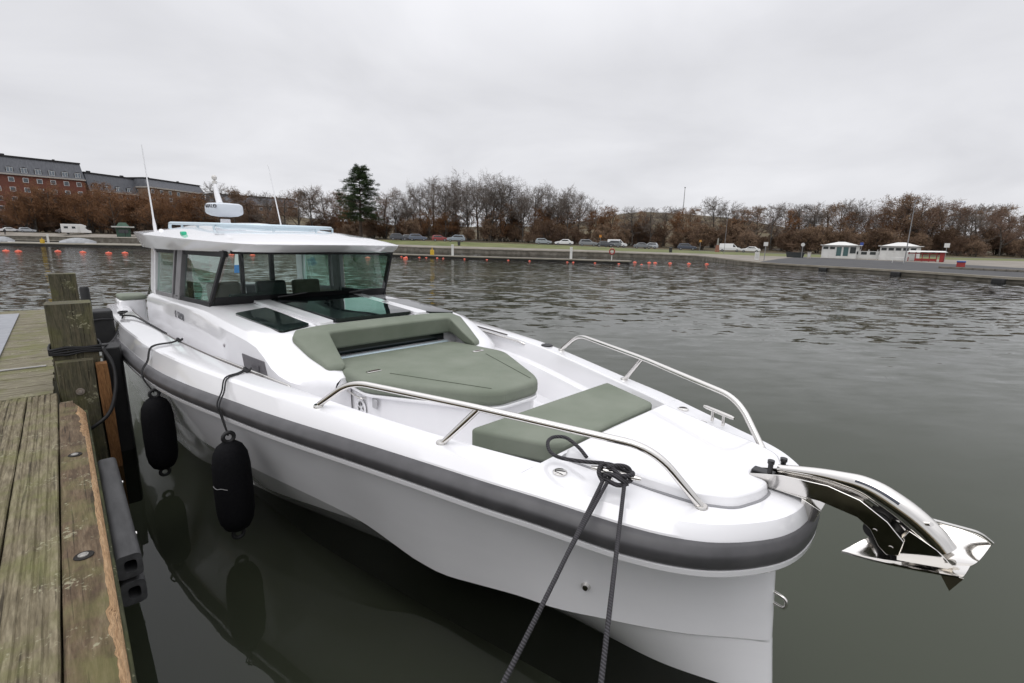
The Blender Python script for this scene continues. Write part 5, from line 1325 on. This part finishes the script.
# ---- motorhome
mh = empty('motorhome', (0, 0, 0), 0, 'white motorhome with overcab parked below the rusty trees', 'motorhome'); place(mh, 77, 146, .02, facing(77, 146))
pr = [(-3.3, .45), (-3.3, 2.95), (1.3, 3.0), (2.3, 2.6), (2.35, 2.15), (2.0, 2.0), (2.6, 1.35), (3.3, 1.15), (3.4, .5)]
m_ = MB(); n = len(pr); m_.add([(x, -1.1, z) for x, z in pr] + [(x, 1.1, z) for x, z in pr], [tuple(range(n)), tuple(range(n, 2*n))[::-1]] + [(i, (i+1) % n, n+(i+1) % n, n+i) for i in range(n)])
m_.build('body', mat('motorhome_white', (.70, .69, .67), .4), mh, smooth=30, bevel=.08)
for x, w in ((-2.2, .9), (-.5, .8)): MB().box((x, -1.11, 2.0), (w, .06, .6)).build('side_window', CGL, mh, bevel=.02)
MB().add([(2.02, -.95, 1.98), (2.58, -.95, 1.38), (2.58, .95, 1.38), (2.02, .95, 1.98)], [(0, 1, 2, 3)]).build('windscreen', CGL, mh, smooth=0, loc=(.04, 0, .03))
MB().box((.6, -1.11, 1.45), (.65, .06, 1.8)).build('door', mat('motorhome_door', (.6, .59, .57), .4), mh, bevel=.02)
for x in (-1.9, 2.5):
    for y_ in (.95, -.95):
        w = bpy.data.objects.new('wheel', CARS['suv'][2]); COL.objects.link(w); w.parent = mh; w.location = (x, y_, .34)
# ---- green kiosk by the left quay
ks = empty('kiosk', (0, 0, 0), 0, 'small green kiosk with a pale flat canopy near the left quay', 'kiosk'); place(ks, 124, 141, .0, facing(124, 143))
GRN = varied('kiosk_green', (.030, .075, .05), (.05, .105, .07), 2, .6)
MB().box((0, 0, 1.3), (3.2, 2.6, 2.6)).build('kiosk_wall', GRN, ks, bevel=.03)
MB().box((0, -.3, 2.75), (5.2, 4.2, .35)).build('canopy', varied('kiosk_canopy', (.42, .43, .40), (.5, .5, .47), 2, .7), ks, bevel=.06)
MB().prism([(-1.5, -1.2), (1.5, -1.2), (1.5, 1.2), (-1.5, 1.2)], 2.9, 4.0, top=[(-.8, -.6), (.8, -.6), (.8, .6), (-.8, .6)]).build('roof', GRN, ks, smooth=0)
MB().box((0, -1.32, 1.55), (2.2, .06, 1.0)).build('window', CGL, ks, bevel=.02)
# ---- white pavilions on the right quay
PWH = varied('pavilion_white', (.60, .60, .58), (.68, .68, .66), 1.5, .6); DKO = mat('dark_opening', (.03, .035, .035), .6)
PRF = varied('pavilion_roof', (.60, .60, .58), (.70, .69, .67), 1, .7)
def pavilion(px, D, w, label, variant):
    o = empty('pavilion', (0, 0, 0), 0, label, 'pavilion', 'white pavilions on the quay'); place(o, px, D, 0, facing(px, D) - .12)
    MB().box((0, 0, 1.15), (w, 4.6, 2.3)).build('wall', PWH, o, bevel=.03)
    MB().prism([(-w/2 - .3, -2.6), (w/2 + .3, -2.6), (w/2 + .3, 2.6), (-w/2 - .3, 2.6)], 2.3, 3.0, top=[(-.5, -.3), (.5, -.3), (.5, .3), (-.5, .3)]).build('roof', PRF, o, smooth=0)
    MB().box((0, 0, 2.36), (w + .7, 5.3, .12)).build('eaves', PWH, o, bevel=.02)
    n = 5
    for k in range(n):
        x = -w/2 + w * (k + .5) / n
        big = variant == 0 and k in (2, 3)
        MB().box((x, -2.31, 1.25 if big else 1.85), (w/n * .72, .05, 1.6 if big else .42)).build('window', DKO if not big else mat('teal_glass', (.06, .12, .12), .1), o, smooth=0)
    for k in range(n + 1): MB().box((-w/2 + w*k/n, -2.33, 1.15), (.10, .07, 2.3)).build('wall_post', PWH, o, smooth=0)
    if variant == 0: MB().box((w*.40, -2.32, 1.5), (w/n*.8, .06, 1.1)).build('door_opening', DKO, o, smooth=0)
    return o
pavilion(841, 92, 5.3, 'left one of two white pavilions, with a teal glazed front and hip roof', 0)
pavilion(900.5, 84, 4.9, 'right one of two white pavilions, behind the tall lamp post', 1)
fn = empty('fence', (0, 0, 0), 0, 'white panel fence with dark openings between the two pavilions', 'fence'); place(fn, 869, 88, 0, facing(869, 88) - .12)
for k in range(5): MB().box((-2.6 + 1.3*k, 0, .85), (.09, .09, 1.7)).build('fence_post', PWH, fn, smooth=0)
for k in range(4):
    MB().box((-1.95 + 1.3*k, 0, .75), (1.2, .05, 1.3)).build('fence_panel', PWH, fn, smooth=0)
    MB().box((-1.95 + 1.3*k, -.04, 1.05), (.85, .04, .5)).build('fence_opening', DKO, fn, smooth=0)
# red terrace shelter right of the pavilions
rs = empty('red_shelter', (0, 0, 0), 0, 'low red framed terrace shelter with white roof right of the pavilions', 'shelter'); place(rs, 927, 78, 0, facing(927, 78) - .15); rs.scale = (.88, .88, .88)
RED = varied('red_paint', (.26, .025, .022), (.34, .04, .035), 2, .5)
for k in range(6): MB().box((-2.5 + k, 0, .85), (.12, .12, 1.7)).build('shelter_post', RED, rs, smooth=0)
MB().box((0, 0, .32), (3.0, .1, .45)).build('lower_panel', RED, rs, bevel=.01); MB().box((0, 0, 1.45), (5.2, .14, .18)).build('upper_rail', RED, rs, bevel=.01)
MB().prism([(-2.7, -.8), (2.7, -.8), (2.7, 1.6), (-2.7, 1.6)], 1.72, 1.95, top=[(-2.4, 0), (2.4, 0), (2.4, .8), (-2.4, .8)]).build('shelter_roof', PRF, rs, smooth=0)
MB().box((-2.2, -.06, 1.0), (.8, .05, .5)).build('menu_board', PWH, rs, smooth=0)
MB().box((2.2, -.1, .85), (.5, .5, 1.7)).build('red_booth', RED, rs, bevel=.04)
bt = empty('bistro_table', (0, 0, 0), 0, 'white table and bench in front of the lamp post', 'table'); place(bt, 900, 66, 0, facing(900, 66))
MB().box((0, 0, .72), (1.6, .7, .06)).build('table_top', PWH, bt, bevel=.01)
for x in (-.6, .6): MB().box((x, 0, .36), (.08, .6, .7)).build('leg', PWH, bt, smooth=0)
MB().box((0, -.7, .42), (1.6, .28, .05)).build('bench_seat', PWH, bt, smooth=0)
bx = empty('toolbox', (0, 0, 0), 0, 'red box with blue lid on the right quay', 'box'); place(bx, 963.5, 56, 0, facing(963, 56))
MB().box((0, 0, .25), (.75, .5, .5)).build('box_body', RED, bx, bevel=.02); MB().box((0, 0, .58), (.8, .55, .18)).build('lid', mat('blue_lid', (.02, .07, .25), .5), bx, bevel=.05)
# concrete edge blocks along the right quay and black tyres on its face
for px in range(948, 1040, 11):
    D = shoreD(px) + 10
    o = empty('concrete_block', (0, 0, 0), 0, 'grey concrete kerb block along the back of the right quay', 'block', 'concrete blocks on the right quay'); place(o, px, D, 0, facing(px, D) - .5)
    MB().box((0, 0, .10), (1.0, .3, .20)).build('block_body', QUAYM, o, bevel=.03)
for px, lb in ((826, 'black rubber fender on the quay face below the left pavilion'), (900, 'black rubber fender on the quay face below the lamp post'), (1005, 'black rubber fender on the quay face at the right edge')):
    D = shoreD(px); o = empty('quay_fender', far(px, D - .3, -.25), facing(px, D) - .6, lb, 'rubber fender', 'rubber fenders on the quay')
    MB().box((0, 0, .28), (.8, .35, .55)).build('fender_block', BLKM, o, bevel=.08)
# sign posts
def sign(px, D, h, col, label, shape='rect', size=.6):
    o = empty('sign_post', (0, 0, 0), 0, label, 'sign'); place(o, px, D, 0, facing(px, D))
    MB().tube([(0, 0, 0), (0, 0, h)], .045, 8).build('pole', POLE, o, smooth=60)
    m_ = mat('sign_face', col, .5)
    if shape == 'rect': MB().box((0, -.06, h - size/2), (size, .04, size)).build('sign_plate', m_, o, bevel=.005)
    else: MB().lathe([(0, -.02), (size/2, -.02), (size/2, .02), (0, .02)], n=20, mat=Matrix.Rotation(math.radians(90), 4, 'X')).build('sign_plate', m_, o, smooth=40, loc=(0, -.07, h - size/2))
    return o
sign(765.5, 64, 2.4, (.6, .6, .58), 'white square sign on a pole at the corner of the quay', size=.5)
sign(802.5, 84, 2.6, (.6, .6, .58), 'round white sign on a pole left of the pavilions', 'disc', .6)
sign(946, 82, 3.0, (.6, .6, .58), 'white square sign on a pole right of the red shelter', size=.7)
sign(861, 96, 3.0, (.03, .07, .28), 'small blue sign above the white panel fence', size=.55)
sign(600, 112, 2.9, (.5, .20, .03), 'orange sign on a pole left of the white box van', size=.55)
sign(700, 112, 2.6, (.45, .22, .05), 'orange sign beside the dark blue car', size=.5)
# white cabinet, stone and other quay furniture
def cabinet(px, D, w, h, m_, label, name='service_cabinet', base=None):
    o = empty(name, (0, 0, 0), 0, label, 'cabinet'); place(o, px, D, 0, facing(px, D))
    if base is not None: o.location.z = base
    MB().box((0, 0, h/2), (w, w*.7, h)).build('cabinet_body', m_, o, bevel=.03); MB().box((0, 0, h + .05), (w*1.12, w*.8, .10)).build('cabinet_cap', m_, o, bevel=.02)
    MB().box((0, -w*.36, h*.55), (w*.7, .03, h*.6)).build('cabinet_door', mat('cabinet_door_grey', (.5, .5, .49), .5), o, smooth=0)
    return o
cabinet(758, 66, .55, .95, PWH, 'white cabinet at the corner of the quay left of the square sign')
cabinet(810, 84, .55, 1.0, CORN, 'pale stone pillar left of the pavilions', 'stone_pillar')
ut = empty('waste_container', (0, 0, 0), 0, 'low dark container on the grass left of the stone pillar', 'container'); place(ut, 796, 90, 0, facing(796, 90))
MB().prism([(-1.3, -.5), (1.3, -.5), (1.3, .5), (-1.3, .5)], 0, .85, top=[(-1.5, -.6), (1.5, -.6), (1.5, .6), (-1.5, .6)]).build('container_body', mat('container_dark', (.03, .035, .035), .6), ut, smooth=0); MB().box((0, 0, .9), (3.1, 1.3, .08)).build('lid', BLK, ut, bevel=.02)
wr = empty('wrapped_monument', (0, 0, 0), 0, 'small brown obelisk-like post left of the white delivery van', 'post'); place(wr, 717.5, 114, 0, facing(717, 114))
MB().prism([(-.5, -.5), (.5, -.5), (.5, .5), (-.5, .5)], 0, 1.6, top=[(-.35, -.35), (.35, -.35), (.35, .35), (-.35, .35)]).build('post_foot', varied('reddish_base', (.20, .09, .06), (.28, .13, .09), 2, .8), wr, smooth=0)
MB().prism([(-.25, -.25), (.25, -.25), (.25, .25), (-.25, .25)], 1.6, 3.2, top=[(-.12, -.12), (.12, -.12), (.12, .12), (-.12, .12)]).build('post_shaft', varied('grey_shaft', (.20, .19, .17), (.27, .26, .24), 2, .8), wr, smooth=0)
for px, lb in ((671, 'dark litter bin on the lawn left of the dark blue car'), (459, 'dark low bush-like bin on the lawn below the bluish car')):
    o = empty('litter_bin', (0, 0, 0), 0, lb, 'bin'); place(o, px, promD(px) + 1.5, 0, 0)
    MB().lathe([(0, 0), (.28, 0), (.33, .85), (.36, .87), (.36, .93), (.2, 1.0), (0, 1.0)], n=16).build('bin_body', mat('bin_dark', (.03, .032, .03), .6), o, smooth=40)
# ---- pontoons
DECKM = varied('pontoon_deck', (.18, .165, .132), (.26, .24, .195), .8, .9, detail=8); FLT = varied('pontoon_float', (.020, .019, .017), (.045, .042, .036), 1, .8)
def pontoon(pxs, Df, wd, zt, label, name='pontoon'):
    P_ = [far(px, Df(px)) for px in pxs]; c = P_[len(P_)//2]
    o = empty(name, (c.x, c.y, 0), 0, label, 'pontoon')
    def rows(z0, z1, ins):
        R = []
        for i, p in enumerate(P_):
            t = (P_[min(i+1, len(P_)-1)] - P_[max(i-1, 0)]).normalized(); nn_ = Vector((-t.y, t.x, 0))
            a, b = p + nn_ * ins - c, p + nn_ * (wd - ins) - c
            R.append([Vector((a.x, a.y, z0)), Vector((a.x, a.y, z1)), Vector((b.x, b.y, z1)), Vector((b.x, b.y, z0))])
        m = MB(); m.grid(R, close_u=True); m.add(R[0], [(0, 1, 2, 3)]); m.add(R[-1], [(3, 2, 1, 0)]); return m
    rows(-.3, zt - .13, .12).build('float', FLT, o, smooth=20); rows(zt - .13, zt, 0).build('pontoon_deck', DECKM, o, smooth=20)
    return o
mD = pchip([300, 330, 440, 560, 640], [80, 76, 66, 61, 57.5])
pontoon(list(range(300, 640, 10)), mD, 2.2, .34, 'long narrow pontoon floating off the far lawn, with white power posts')
pontoon(list(range(-200, 152, 10)), lambda px: 89, 16, .50, 'broad pale pontoon quay on the far left of the harbour')
pontoon(list(range(-120, 90, 10)), lambda px: 112, 3, .75, 'second pontoon behind the broad one on the far left', 'rear_pontoon')
def pedestal(px, D, zt, label, h=1.35):
    o = empty('power_pedestal', far(px, D, zt), facing(px, D), label, 'pedestal', 'white power posts on the pontoon')
    MB().prism([(-.16, -.13), (.16, -.13), (.16, .13), (-.16, .13)], 0, h).build('pedestal_body', PWH, o, smooth=0, bevel=.02); MB().box((0, 0, h + .05), (.36, .30, .12)).build('pedestal_cap', PWH, o, bevel=.03)
    return o
pedestal(452.5, mD(452) + .9, .34, 'white power post on the narrow pontoon below the bluish car')
pedestal(571.5, mD(571) + .9, .34, 'white power post on the narrow pontoon below the white saloon')
pedestal(47, 92, .5, 'white power post on the broad left pontoon', 1.5)
lbs = empty('lifebuoy_stand', far(612.5, mD(612) + .9, .34), facing(612, 60), 'white stand holding a red lifebuoy on the narrow pontoon', 'lifebuoy stand')
MB().box((0, 0, .75), (.10, .10, 1.5)).build('stand_post', PWH, lbs, smooth=0)
MB().tube([(math.cos(a)*.30, -.1, 1.05 + math.sin(a)*.32) for a in [2*math.pi*k/20 for k in range(21)]], .075, 8, cap=False).build('lifebuoy', RED, lbs, smooth=60)
yb = empty('yellow_stand', far(41, 90, .5), 0, 'small yellow stand on the broad left pontoon', 'stand'); YEL = mat('yellow_paint', (.55, .36, .03), .5)
MB().box((0, 0, .35), (.55, .4, .7)).build('stand_box', YEL, yb, bevel=.03); MB().box((0, 0, .8), (.1, .1, .4)).build('stand_handle', YEL, yb, smooth=0)
ys_ = empty('yellow_stand', far(432, mD(432) + 1, .34), 0, 'yellow stand on the narrow pontoon near its cabin-roof end', 'stand')
MB().box((0, 0, .35), (.5, .4, .7)).build('stand_box', YEL, ys_, bevel=.03); MB().box((0, 0, .8), (.1, .1, .4)).build('stand_handle', YEL, ys_, smooth=0)
# covered boats on the left pontoon
for px, D, L, lb in ((77, 98, 5.6, 'boat under a grey tarpaulin on the broad left pontoon'), (2, 97, 3.2, 'small boat under a pale cover at the far left pontoon')):
    o = empty('covered_boat', far(px, D, .5), facing(px, D), lb, 'boat')
    n_ = 12; rows = []
    for i in range(n_ + 1):
        t = i / n_; x = (t - .5) * L; wv_ = 1.0 * math.sin(math.pi * min(1, .15 + t * .85)) + .05; hh = .95 * math.sin(math.pi * (.08 + .84*t)) + .12
        rows.append([Vector((x, -wv_, .05)), Vector((x, -wv_ * .8, .35*hh + .1)), Vector((x, 0, hh)), Vector((x, wv_ * .8, .35*hh + .1)), Vector((x, wv_, .05))])
    MB().grid(rows).build('tarpaulin', varied('grey_tarpaulin', (.26, .27, .28), (.36, .37, .38), 2, .6), o, smooth=40)
    MB().prism([(-L/2, -.3), (L*.3, -.9), (L/2, 0), (L*.3, .9), (-L/2, .3)], -.02, .10).build('boat_hull', GEL, o, smooth=0)
# ---- mooring buoys
ORG = varied('orange_buoy', (.60, .060, .018), (.72, .10, .03), 4, .4)
bme = MB().lathe([(0, -.35), (.25, -.30), (.42, -.12), (.46, .05), (.40, .22), (.24, .36), (.08, .41), (.06, .48), (0, .49)], n=20).mesh('buoy_body', ORG, 60)
rme_ = MB().tube([(math.cos(a)*.07, 0, .52 + math.sin(a)*.07) for a in [2*math.pi*k/12 for k in range(13)]], .018, 6, cap=False).mesh('buoy_ring', STEEL, 60)
BUOYS = []
def buoy(px, D, s, label=None):
    o = empty('mooring_buoy', far(px, D, -.05), rt.uniform(0, 6), label, 'buoy', 'orange mooring buoys'); o.scale = (s, s, s * .62)
    for m_ in (bme, rme_):
        q = bpy.data.objects.new(m_.name.split('.')[0], m_); COL.objects.link(q); q.parent = o
    BUOYS.append((px, D, o)); return o
for px in (2.5, 15, 55, 80, 106, 122.5, -22, 230, 251, 336, 367, 405): buoy(px, 60 + (px % 7) * .5, .80 if px < 130 else .75)
for px in (461, 481.5, 500, 515, 528.5, 545.5, 558, 588, 605, 636, 650.5, 656.5, 671.5, 690.5, 708.5): buoy(px, mD(min(px, 640)) + (4.5 if px < 630 else 6 - (px - 640) * .02), .58)
for px in (443, 464.5, 487, 508.5, 530, 568, 574, 596, 620, 643): buoy(px, mD(min(px, 640)) - .6, .40)
for px in (401, 406, 419, 426, 437): buoy(px, mD(px) - .5, .42)
for px in (84, 97, 110, 130): buoy(px, 106, .5)
# ---- two people far off on the left quay
def person(px, D, label, coat, yaw):
    o = empty('person', (0, 0, 0), 0, label, 'person'); place(o, px, D, 0, yaw)
    me = bpy.data.meshes.new('body'); bm = bmesh.new()
    J = [(0, 0, .95), (0, 0, 1.2), (0, 0, 1.42), (0, 0, 1.52), (0, .02, 1.64), (0, .02, 1.74), (-.19, 0, 1.40), (-.25, .02, 1.14), (-.24, .10, .90), (.19, 0, 1.40), (.25, -.02, 1.14), (.24, .06, .90), (-.10, 0, .90), (-.11, .06, .50), (-.11, -.02, .08), (-.11, .14, .04), (.10, 0, .90), (.11, .0, .50), (.11, -.12, .08), (.11, .04, .04)]
    rad = [.15, .15, .16, .06, .095, .08, .07, .055, .04, .07, .055, .04, .10, .075, .05, .04, .10, .075, .05, .04]
    E_ = [(0, 1), (1, 2), (2, 3), (3, 4), (4, 5), (2, 6), (6, 7), (7, 8), (2, 9), (9, 10), (10, 11), (0, 12), (12, 13), (13, 14), (14, 15), (0, 16), (16, 17), (17, 18), (18, 19)]
    vs = [bm.verts.new(j) for j in J]
    for a, b in E_: bm.edges.new((vs[a], vs[b]))
    bm.to_mesh(me); bm.free(); b = bpy.data.objects.new('body', me); COL.objects.link(b); b.parent = o
    sk_ = b.modifiers.new('skin', 'SKIN')
    if not me.skin_vertices: 
        bm = bmesh.new(); bm.from_mesh(me); bm.verts.layers.skin.verify(); bm.to_mesh(me); bm.free()
    for k, v in enumerate(me.skin_vertices[0].data): v.radius = (rad[k], rad[k]); v.use_root = k == 0
    ss = b.modifiers.new('sub', 'SUBSURF'); ss.levels = ss.render_levels = 1
    me.materials.append(mat('dark_clothing', coat, .8))
    MB().lathe([(0, 1.80), (.06, 1.79), (.10, 1.73), (.105, 1.66), (.10, 1.63)], n=12).build('hat', mat('dark_hat', (.02, .02, .02), .8), o, smooth=60, loc=(0, .02, 0))
person(5, 140, 'person in dark clothes standing on the left quay near the picture edge', (.018, .018, .022), .5)
person(125.5, 138, 'person in dark clothes standing in front of the green kiosk', (.02, .02, .025), 2.5)
# ---- labels for trees and buoys: which neighbour each one stands by
LM = [(-40, 'beyond the left picture edge'), (8, 'below the leftmost dormers'), (40, 'below the brick block dormers'), (77, 'behind the motorhome'), (124, 'behind the green kiosk'), (152, 'behind the near whip antenna'), (180, 'left of the radar dome'), (214, 'behind the light mast'), (245, 'above the left end of the roof rack'), (280, 'behind the thin whip antenna'), (320, 'left of the evergreen'), (362, 'around the evergreen'), (399, 'behind the dark cars by the cabin roof'), (420, 'behind the dark blue estate car'), (440, 'behind the red car'), (456, 'behind the bluish silver car'), (480, 'right of the bluish car'), (505, 'in the middle of the park'), (527, 'left of the grey-green hatchback'), (543, 'behind the grey-green hatchback'), (564, 'behind the white saloon'), (588, 'behind the mid-grey car'), (612, 'behind the white box van'), (645, 'behind the silver hatchback'), (680, 'below the hill mast'), (717, 'behind the brown obelisk post'), (735, 'behind the white delivery van'), (751, 'behind the second white saloon'), (775, 'right of the square quay sign'), (800, 'behind the dark container'), (825, 'at the left end of the left pavilion'), (845, 'behind the left pavilion'), (869, 'behind the white panel fence'), (893, 'behind the right pavilion'), (907, 'behind the tall lamp post'), (928, 'behind the red shelter'), (947, 'behind the sign right of the red shelter'), (975, 'above the right quay'), (1000, 'near the right picture edge'), (1030, 'at the right picture edge')]
ORD = ['', 'second ', 'third ', 'fourth ', 'fifth ', 'sixth ', 'seventh ', 'eighth ', 'ninth ']
seen = {}
DESC = {'tall': 'tall bare grey tree', 'broad': 'broad bare brown tree', 'rusty': 'rust-coloured tree', 'bush': 'low brown bush'}
for px, kind, D, h, o in sorted(TREES, key=lambda t: t[0]):
    w = min(LM, key=lambda l: abs(l[0] - px))[1]; k = (kind, w); i = seen.get(k, 0); seen[k] = i + 1
    o['label'] = (ORD[min(i, 8)] + DESC[kind] + ' ' + w + (', from left' if i else ''))
    o['category'] = 'bush' if kind == 'bush' else 'tree'
    o['group'] = {'tall': 'tall bare trees in the park', 'broad': 'bare trees behind the far road', 'rusty': 'rust-coloured trees on the far shore', 'bush': 'brown bushes along the far road'}[kind]
seen = {}
for px, D, o in sorted(BUOYS, key=lambda t: t[0]):
    if px < 380 and D < 70: base = 'orange buoy on open water ' + min([(2, 'at the far left edge'), (55, 'left of the timber post, below the left pontoon'), (80, 'above the farther timber post'), (106, 'left of the cabin roof'), (124, 'touching the cabin roof corner'), (230, 'seen through the side glass'), (251, 'seen through the left of the windscreen'), (336, 'seen through the middle of the windscreen'), (367, 'seen through the right of the windscreen')], key=lambda l: abs(l[0] - px))[1]
    else: base = ('small orange buoy ' if D < mD(min(max(px, 300), 640)) else 'orange buoy beyond the pontoon, ') + min(LM, key=lambda l: abs(l[0] - px))[1].replace('behind', 'in front of')
    i = seen.get(base, 0); seen[base] = i + 1
    o['label'] = ORD[min(i, 8)] + base + (', from left' if i else '')
